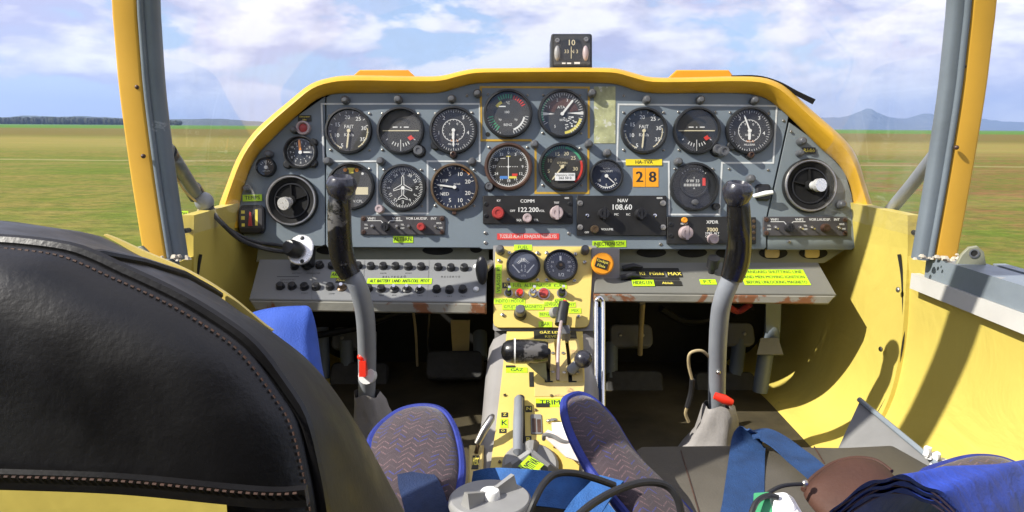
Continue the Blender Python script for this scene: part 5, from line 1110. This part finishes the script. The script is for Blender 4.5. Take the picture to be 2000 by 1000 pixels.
tag(obj('bulkhead_block', MB().loops([[W(880, 625, D), W(918, 625, D), W(916, 690, D), W(884, 690, D)] for D in (1.62, 1.72)]), 'quadrant_yellow'), 'stained yellow block in the dark left footwell', 'block')
for pts, r_, m_, lab in (([(806, 600, 1.60), (812, 650, 1.63), (815, 715, 1.66)], .003, 'cable_cream', 'thin pale cable hanging in the middle of the left footwell'), ([(840, 600, 1.60), (836, 650, 1.63), (838, 700, 1.66)], .0022, 'steel', 'thin steel cable hanging beside the stained yellow block'), ([(620, 655, 1.62), (700, 640, 1.64), (780, 612, 1.62), (860, 606, 1.6)], .008, 'black_plastic', 'black hose crossing under the left breaker shelf'), ([(1290, 602, 1.56), (1340, 628, 1.62), (1400, 622, 1.64), (1470, 600, 1.58)], .008, 'black_plastic', 'black hose sagging under the right shelf'), ([(1415, 592, 1.5), (1440, 608, 1.52), (1465, 594, 1.5)], .007, 'knob_red', 'red striped hose end under the right shelf')):
    tag(obj('hose' if r_ > .005 else 'cable', MB().tube(catmull([W(*q) for q in pts], 6), r_, 8), m_), lab, 'hose' if r_ > .005 else 'cable')
tag(obj('pull_rod', MB().tube([W(1255, 592, 1.50), W(1252, 640, 1.56), W(1250, 692, 1.60)], .006, 8), 'cable_cream'), 'thin pale rod hanging behind the toe plate in right footwell', 'rod')

# ------------------------------------------------------------------ seats and loose things
def pillow(P, outline, tf, tb, m, name, par, label=None, n=5, sub=4, inner=.0):
    o = [V((p.x, p.y)) for p in catmull([V((*P.xy(u, v), 0)) for u, v in outline], sub, True)]
    if sum(o[i].x*o[(i+1) % len(o)].y-o[(i+1) % len(o)].x*o[i].y for i in range(len(o))) < 0: o = o[::-1]
    c = sum(o, V((0, 0)))/len(o); rings = []
    for i in range(n, 0, -1): s_ = 1-(i/(n+.3))**1.6; h = math.sqrt(max(0, 1-s_*s_)); rings.append([(c.x+(q.x-c.x)*s_, c.y+(q.y-c.y)*s_, -tb*h) for q in o])
    rings.append([(q.x, q.y, 0) for q in o])
    for i in range(1, n+1): s_ = 1-(i/(n+.3))**1.6; h = math.sqrt(max(0, 1-s_*s_)); rings.append([(c.x+(q.x-c.x)*s_, c.y+(q.y-c.y)*s_, tf*h) for q in o])
    return obj(name, MB().loops(rings), m, par, P.M, label=label, smooth=80), o
# left seat: leather headed backrest
ls = thing('pilot_seat', 'left seat seen from behind with stitched black leather top and yellow shell', 'seat', V((-.30, .50, FLZ)))
XC = -.30
SEAM = [(-370, 463), (-200, 465), (-12, 471), (60, 476), (138, 487), (190, 505), (240, 529), (300, 556), (360, 586), (420, 622), (480, 664), (516, 702), (545, 742), (570, 778), (588, 808), (602, 850), (613, 898), (624, 950), (632, 1000), (640, 1060), (648, 1150)]
RIMP = [(21, 434), (60, 438), (132, 450), (198, 462), (270, 498), (360, 540), (432, 582), (472, 611), (512, 641), (556, 668), (600, 702), (634, 738), (660, 772), (684, 808), (708, 846), (734, 894), (762, 946), (790, 1000), (824, 1070), (860, 1150)]
DS, DF = .30, .42
def full(pts): 
    R = pts; Lm = [V((2*XC-p.x, p.y, p.z)) for p in reversed(pts[1:])]
    return Lm+R
def resamp(pts, n):
    d = [0]
    for a, b_ in zip(pts, pts[1:]): d.append(d[-1]+(b_-a).length)
    out = []
    for i in range(n):
        t = d[-1]*i/(n-1); k = max(j for j in range(len(d)) if d[j] <= t+1e-9); k = min(k, len(pts)-2); f = (t-d[k])/max(1e-9, d[k+1]-d[k]); out.append(pts[k].lerp(pts[k+1], f))
    return out
sm = catmull([W(u, v, DS) for u, v in SEAM], 3); rm = catmull([W(u, v, DF) for u, v in RIMP], 3)
sm[0].x = XC; rm[0].x = XC
sm = resamp(sm, 60); rm2 = resamp(rm, 60)
A = full(sm); B = full(rm2)
cen = V((XC, W(0, 700, DS).y, CAMZ-.14))
def ringto(f, dy): return [cen+(p-cen)*f+FWD*dy for p in A]
back = [ringto(.05, -.030), ringto(.35, -.029), ringto(.6, -.0285), ringto(.76, -.0265), ringto(.87, -.021), ringto(.94, -.013), ringto(.98, -.006), A]
cut = len(A)
obj('back_cover', MB().loops(back, closed=False, cap0=False, cap1=False), 'leather', ls, label='worn black leather back of the left seat', smooth=80)
gus = [[a+(b_-a)*f+(a-cen).normalized()*(.006*math.sin(f*math.pi)-(.0035 if f in (0,) else 0)) for a, b_ in zip(A, B)] for f in (0, .08, .3, .6, .9, 1.0)]
obj('side_gusset', MB().loops(gus, closed=False, cap0=False, cap1=False), 'leather_dull', ls, label='scuffed leather side band of the backrest', smooth=80)
obj('seam_piping', MB().tube(A, .0032, 8), 'leather', ls)
k_ = min(range(len(A)), key=lambda i_: (A[i_]-W(150, 490, DS)).length)
obj('cross_seam', MB().tube([gus[q][k_]+(A[k_]-cen).normalized()*.001 for q in range(6)], .0022, 8), 'leather', ls)
stc = MB()
path = resamp(A, 420)
for off, dd in ((-.0038, -.0062),):
    for i in range(0, len(path)-1, 2):
        p, q = path[i], path[i+1]; o_ = (p-cen).normalized()*off*.9; stc.tube([p+o_+FWD*(dd-.0006), q+o_+FWD*(dd-.0006)], .00048, 5)
obj('stitching', stc, 'thread', ls, kind='stuff')
Yy = [p+FWD*.012+(p-cen).normalized()*.002 for p in B]
front = [[cen+(p-cen)*f+FWD*(DF-DS+.045*(1-f)) for p in B] for f in (1.0, .7, .4, .05)]
obj('front_cushion', MB().loops([B]+[[cen+FWD*(DF-DS)+(p-cen-FWD*(DF-DS))*f+FWD*(.055*math.sqrt(1-f*f)) for p in B] for f in (.97, .85, .6, .3, .05)], closed=False, cap0=False, cap1=False), 'leather_dull', ls, smooth=80)
sl = resamp([p for p, q in zip(rm, range(len(rm))) if 9 <= q <= 25], 24)
obj('yellow_edge', MB().ribbon([p+V((0, .004, 0))+(p-cen-FWD*(DF-DS)).normalized()*(.0005) for k, p in enumerate(sl)], [p-cen-FWD*(DF-DS) for p in sl], [.001+.0042*math.sin(math.pi*(k+.2)/23.4) for k in range(24)], .003), 'console_yellow', ls, label='bright yellow shell edge showing along the seat top')
# hem across the lower back and the yellow shell under it
hem = catmull([W(u, v, DS-.030) for u, v in ((-1200, 925), (-300, 930), (0, 937), (240, 946), (450, 966), (540, 972), (600, 968))], 6)
obj('hem', MB().ribbon(hem, V((0, 0, 1)), .007, .004), 'leather', ls)
hs = MB(); hp_ = resamp([p+V((0, -.0030, .003)) for p in hem], 240)
for i in range(0, 238, 2): hs.tube([hp_[i], hp_[i+1]], .0005, 5)
obj('stitching', hs, 'thread', ls, kind='stuff')
sh_ = [[p+FWD*.003+V((0, 0, -.002)) for p in hem], [p+V((0, -.004, -.02)) for p in hem], [V((p.x, p.y+.02, CAMZ-.5)) for p in hem]]
hem = [p for p in hem if p.x < W(455, 960, DS-.03).x]
obj('lower_shell', MB().loops([[V((p.x, p.y-.004, p.z-.002)) for p in hem], [V((p.x, p.y-.006, p.z-.05)) for p in hem], [V((p.x, p.y-.006, CAMZ-.5)) for p in hem]], closed=False, cap0=False, cap1=False), 'wall_yellow', ls, label='yellow lower back shell')
obj('cushion', MB().plate(rrect(-.50, -.10, .45, .90, .06), CAMZ-.54, CAMZ-.47, .03), 'olive_vinyl', ls); obj('seat_frame', MB().box(-.48, -.12, .47, .88, FLZ, CAMZ-.541), 'dark_grey_paint', ls)
# patterned bolsters
def piped(P, outline, name, par, label, tf=.022, tb=.03, rad=.0058):
    b_, o = pillow(P, outline, tf, tb, 'seat_fabric', name, par, label)
    pts = [P.M @ V((q.x, q.y, .001)) for q in o]; pts.append(pts[0])
    obj('piping', MB().tube(pts, rad, 8), 'piping_blue', b_); return b_
LBP = Plane(W(810, 890, .86), W(910, 890, .85), W(810, 790, .95))
piped(LBP, [(722, 880), (732, 848), (760, 820), (790, 803), (829, 797), (862, 805), (883, 832), (895, 868), (901, 910), (898, 950), (886, 985), (830, 1010), (760, 1005), (728, 940)], 'side_bolster', ls, 'patterned side bolster of the left seat with blue piping')
rs = thing('copilot_seat', 'right seat folded flat with olive brown vinyl back and patterned bolsters', 'seat', V((.36, .72, FLZ)))
RBP = Plane(W(1190, 900, .86), W(1290, 905, .89), W(1190, 800, .95))
piped(RBP, [(1101, 800), (1105, 782), (1129, 773), (1158, 785), (1192, 820), (1216, 859), (1240, 895), (1285, 945), (1345, 1005), (1380, 1070), (1290, 1090), (1225, 1010), (1190, 968), (1150, 918), (1122, 868), (1106, 828)], 'side_bolster', rs, 'patterned left bolster of the right seat with blue piping')
SP = Plane(W(1500, 868, 1.00), W(1600, 868, 1.00), W(1500, 868, 1.00)+V((0, .5, .01)))
sp = frame_pts(SP, [(1240, 868), (1400, 866), (1640, 870), (1744, 865), (1836, 916), (1900, 1010), (1900, 1200), (1260, 1200), (1236, 1000)])
obj('folded_back', MB().plate(roundpoly(sp[::-1], .012), -.07, 0, .008, SP.M), 'olive_vinyl', rs, label='olive brown vinyl back folded flat', smooth=50)
obj('seat_frame', MB().box(.20, .50, .45, .93, FLZ, CAMZ-.522), 'dark_grey_paint', rs)
ssm = MB(); 
for a, b_ in (((1330, 880), (1365, 1000)), ((1590, 872), (1610, 905))): ssm.ribbon([P3(SP, a[0]+(b_[0]-a[0])*t, a[1]+(b_[1]-a[1])*t, .0006) for t in (0, .25, .5, .75, 1)], V((1, 0, 0)), .0012, .0012)
obj('stitched_seam', ssm, 'thread', rs, kind='stuff')
obj('side_plate', MB().loops([[W(u, v, D+d) for u, v, D in ((1680, 782, 1.10), (1848, 922, .93), (1760, 930, .96), (1635, 880, 1.06))] for d in (0, .006)]), 'dark_grey_paint', rs, label='grey triangular side plate beside the folded back', smooth=0)
obj('plate_edge', MB().tube([W(1678, 780, 1.098), W(1848, 921, .928)], .004, 8), 'rail_grey', rs)
FBP = Plane(W(1925, 925, .90), W(2025, 935, .90), W(1925, 825, .98))
piped(FBP, [(1800, 930), (1850, 908), (1900, 896), (1945, 898), (1985, 912), (2040, 945), (2040, 990), (1920, 1000), (1820, 970)], 'side_bolster', rs, 'patterned outer bolster of the right seat')
# straps
def strap(lab, pts, width, m, side, th=.0022, group=None, buckle=None, k=6):
    p = catmull([W(*q) for q in pts], k); N = len(p)
    ww = [a.x for a in catmull([V((w, 0, 0)) for w in width], k)] if isinstance(width, list) else width
    return tag(obj('seat_belt', MB().ribbon(p, side, ww, th), m, smooth=50), lab, 'seat belt')
strap('wide dark blue belt running straight across the folded right seat', [(1440, 1040, .80), (1450, 1000, .83), (1455, 940, .90), (1459, 890, .96), (1462, 866, .985), (1468, 852, .99), (1480, 846, .985)], [.048, .048, .047, .046, .046, .045, .04], 'webbing_blue', V((1, 0, 0)))
strap('narrow blue belt slanting right beside the brown pouch', [(1468, 849, .985), (1492, 848, .98), (1520, 862, .965), (1550, 885, .94), (1580, 910, .905), (1615, 940, .87)], .040, 'webbing_blue', V((1, .8, 0)))
strap('bright blue belt lying across the rear of the console', [(920, 955, .88), (960, 948, .865), (1040, 952, .85), (1110, 960, .84), (1180, 972, .83), (1230, 985, .82)], .046, 'webbing_light', V((0, 1, .65)))
strap('ribbed blue belt end hanging beside the right bolster', [(1195, 935, .80), (1180, 950, .79), (1150, 985, .77), (1120, 1030, .75)], .034, 'webbing_light', V((1, .55, .3)))
strap('navy belt hanging below the left patterned bolster', [(806, 922, .81), (816, 942, .79), (826, 968, .77), (834, 1000, .755), (838, 1040, .74)], [.036, .044, .046, .046, .046], 'webbing_navy', V((1, .12, 0)))
# round grey adjuster knob in the foreground
ak = thing('round_adjuster', 'big round grey plastic knob with raised vanes in the foreground', 'knob', W(958, 1000, .74))
AP = Plane(W(957, 974, .73), W(1057, 974, .73), W(962, 902, .82)); ka = .73/FPX
obj('disc', MB().lathe([(80*ka, -.008), (82*ka, -.004), (80*ka, 0), (76*ka, .002), (.0003, .002)], 48, AP.M), 'plastic_grey', ak)
hb = obj('hub', MB().lathe([(20*ka, .002), (19*ka, .008), (17*ka, .0095), (.0003, .0095)], 28, AP.M), 'plastic_white', ak)
for a_, l_ in ((.75, 62), (3.9, 62)):
    obj('vane', MB().loops([[(14*ka, -7*ka, .002), (l_*ka, -14*ka, .002), (l_*ka, 12*ka, .002), (14*ka, 7*ka, .002)], [(14*ka, -4*ka, .010), (l_*ka*.96, -6*ka, .017), (l_*ka*.96, 4*ka, .017), (14*ka, 4*ka, .010)]], M=AP.M @ rot(a_)), 'plastic_grey', ak, smooth=25)
obj('stem', MB().lathe([(.02, -.09), (.02, -.016)], 16, AP.M), 'dark_grey_paint', ak)
for pts, lab in (([(1030, 1010, .66), (1045, 975, .665), (1062, 945, .68), (1085, 926, .69), (1120, 924, .70), (1160, 934, .71), (1200, 948, .72)], 'thick black cable arching over the blue belt in the middle'), ([(1120, 1015, .60), (1160, 982, .62), (1210, 955, .64), (1260, 942, .66), (1300, 948, .67), (1322, 972, .67), (1332, 1010, .67)], 'thick black cable looping over the right patterned bolster')):
    tag(obj('cable', MB().tube(catmull([W(*q) for q in pts], 7), .0036, 10), 'cable_black'), lab, 'cable')
# brown leather pouch
bp = thing('leather_pouch', 'brown leather pouch with a curved stitched flap on the folded seat', 'pouch', W(1660, 985, .76))
PL = Plane(W(1650, 950, .77), W(1750, 950, .76), W(1650, 850, .84))
pillow(PL, [(1660+(u-1660)*.88, 952+(v-952)*.92) for u, v in ((1557, 962), (1582, 935), (1622, 908), (1659, 897), (1690, 896), (1721, 903), (1752, 924), (1775, 960), (1760, 1010), (1690, 1035), (1610, 1020), (1572, 990))], .020, .02, 'leather_brown', 'body', bp)
fl2 = catmull([V((*PL.xy(1660+(u-1660)*.88, 952+(v-952)*.92), 0)) for u, v in ((1556, 963), (1581, 936), (1621, 909), (1659, 898), (1690, 897), (1721, 904), (1751, 925))], 6)
obj('flap_rim', MB().tube([PL.M @ V((p.x, p.y, .004)) for p in fl2], .0032, 10), 'leather_brown', bp, label='raised curved rim of the pouch')
obj('buckle', MB().sphere(tuple(W(1572, 944, .75)), .004, .004, .004), 'steel', bp); obj('cord', MB().tube(catmull([W(1470, 1000, .72), W(1490, 972, .73), (W(1525, 950, .74)), W(1571, 945, .75)], 6), .0022, 8), 'cable_black', bp)
# blue folded jacket
bj = thing('blue_jacket', 'bright blue jacket folded in layers in the lower right corner', 'jacket', W(1850, 1020, .70))
def arch(dv, su=0): return [(1590-su, 1050+dv), (1622, 1000+dv), (1659, 970+dv), (1705, 941+dv), (1740, 928+dv), (1775, 929+dv), (1815, 946+dv*.9), (1850, 972+dv*.8), (1880, 1006+dv*.6), (1910, 1060+dv*.5)]
for i, dv in enumerate((0, 13, 27)):
    pts = [W(u, v, .62+.004*i) for u, v in arch(dv, 0)]; pts = catmull(pts, 6)
    dirv = V((.29, .23, -.105)); rg = []
    for t in (0, .08, .3, .6, 1.0):
        rr = []
        for j, p in enumerate(pts):
            q = p+dirv*t
            lift = max(0, (j-len(pts)*.45)/len(pts))*t*.05; q.z += lift+.0022*math.sin(j*.5+t*4)+.002*math.sin(t*15+j*.15); rr.append(q)
        rg.append(rr)
    mb = MB(); n = len(pts); th = .0042
    low = [[q+V((0, .002, -th)) for q in r_] for r_ in rg]
    mb.loops([a+b_[::-1] for a, b_ in zip(rg, low)])
    obj('cloth_layer', mb, 'cloth_blue', bj, smooth=80)
    obj('layer_gap_shade', MB().tube([p+V((0, .003, -.0058)) for p in pts], .0010, 6), 'fold_shade', bj)  # dark tube stands in for shade in the gap under each layer
# blue cloth over the front of the left seat
bc = thing('blue_cloth', 'blue denim cloth draped over the front of the left seat', 'cloth', W(560, 760, 1.0))
def cl(u, v, D): return W(u, v, D)
rows = [[(470, 622, .90), (500, 607, .905), (540, 602, .91), (585, 598, .915), (603, 601, .915), (611, 612, .915), (618, 640, .92), (624, 680, .925)],
        [(480, 660, .885), (510, 650, .888), (545, 646, .89), (580, 648, .893), (598, 655, .895), (610, 668, .90), (622, 692, .905), (630, 720, .91)],
        [(500, 730, .87), (525, 722, .872), (555, 716, .875), (582, 714, .878), (602, 716, .88), (616, 724, .885), (630, 740, .89), (640, 765, .895)],
        [(510, 840, .86), (535, 836, .86), (560, 830, .862), (590, 826, .865), (610, 826, .868), (625, 830, .87), (640, 838, .875), (650, 850, .88)]]
R_ = [catmull([cl(*q)+V((0, 0, .002*math.sin(q[0]*.3+q[1]*.1))) for q in r_], 4) for r_ in rows]
cols = list(zip(*R_)); rg = [catmull(list(c), 4) for c in cols]; rg = list(map(list, zip(*rg)))
lo_ = [[p+V((-.004, .012, -.006)) for p in r_] for r_ in rg]
obj('drape', MB().loops([a+b_[::-1] for a, b_ in zip(rg, lo_)]), 'cloth_denim', bc, smooth=80)
# small plug and tags
wp = thing('white_plug', 'white plastic plug with green tag by the lower edge of the picture', 'plug', W(1510, 1005, .68))
PGP = Plane(W(1522, 988, .70), W(1622, 978, .70), W(1526, 900, .76))
obj('plug_body', MB().plate(rrect(-.015, .016, -.03, .013, .010, 5), -.012, .010, .006, PGP.M), 'plastic_white', wp); obj('plug_ridge', MB().plate(rrect(-.009, .010, -.02, .006, .006, 4), .010, .013, .002, PGP.M), 'plastic_white', wp)
obj('tag', MB().plate([(-.012, -.014), (.008, -.014), (.010, .014), (-.004, .014)], 0, .003, 0, Plane(W(1487, 992, .69), W(1587, 985, .69), W(1487, 892, .72)).M), 'print_green', wp); obj('lead', MB().tube(catmull([W(1465, 1010, .67), W(1478, 980, .68), W(1500, 968, .69), W(1520, 972, .69)], 6), .0028, 8), 'cable_black', wp)
cr = thing('crumpled_tissue', 'crumpled white tissue scraps between the right seat and wall', 'tissue', W(1828, 912, .93))
for u, v, s_ in ((1812, 886, .006), (1828, 898, .007), (1840, 909, .006)):
    P = W(u, v, .95); obj('scrap', MB().loops([[P+V((s_*math.cos(j*1.05)*random.uniform(.5, 1.2), s_*math.sin(j*1.05)*random.uniform(.5, 1.2), z*s_)) for j in range(6)] for z in (-1, -.2, .5, 1.5)]), 'plastic_white', cr, smooth=0)
for o in bpy.data.objects:
    if o.name.split('.')[0] in ('lettering', 'dial_print', 'scale_marks', 'handwriting', 'compass_card', 'speed_arc', 'fuel_scale', 'printed_line', 'painted_line') and o.type == 'MESH': o['kind'] = 'stuff'

# ------------------------------------------------------------------ the air over the plain
hz = bpy.data.materials.new('air'); hz.use_nodes = True; t = NT(hz.node_tree); t.n.clear()
o_ = t.add('ShaderNodeOutputMaterial'); pv = t.add('ShaderNodeVolumePrincipled'); pv.inputs['Color'].default_value = (.42, .60, 1, 1); pv.inputs['Density'].default_value = 9.5e-5; pv.inputs['Anisotropy'].default_value = .1
t.l.new(pv.outputs[0], o_.inputs['Volume']); MATS['air'] = hz
obj('haze', MB().box(-9500, 9500, -3200, 16000, -70, 560), 'air', kind='stuff', smooth=0)
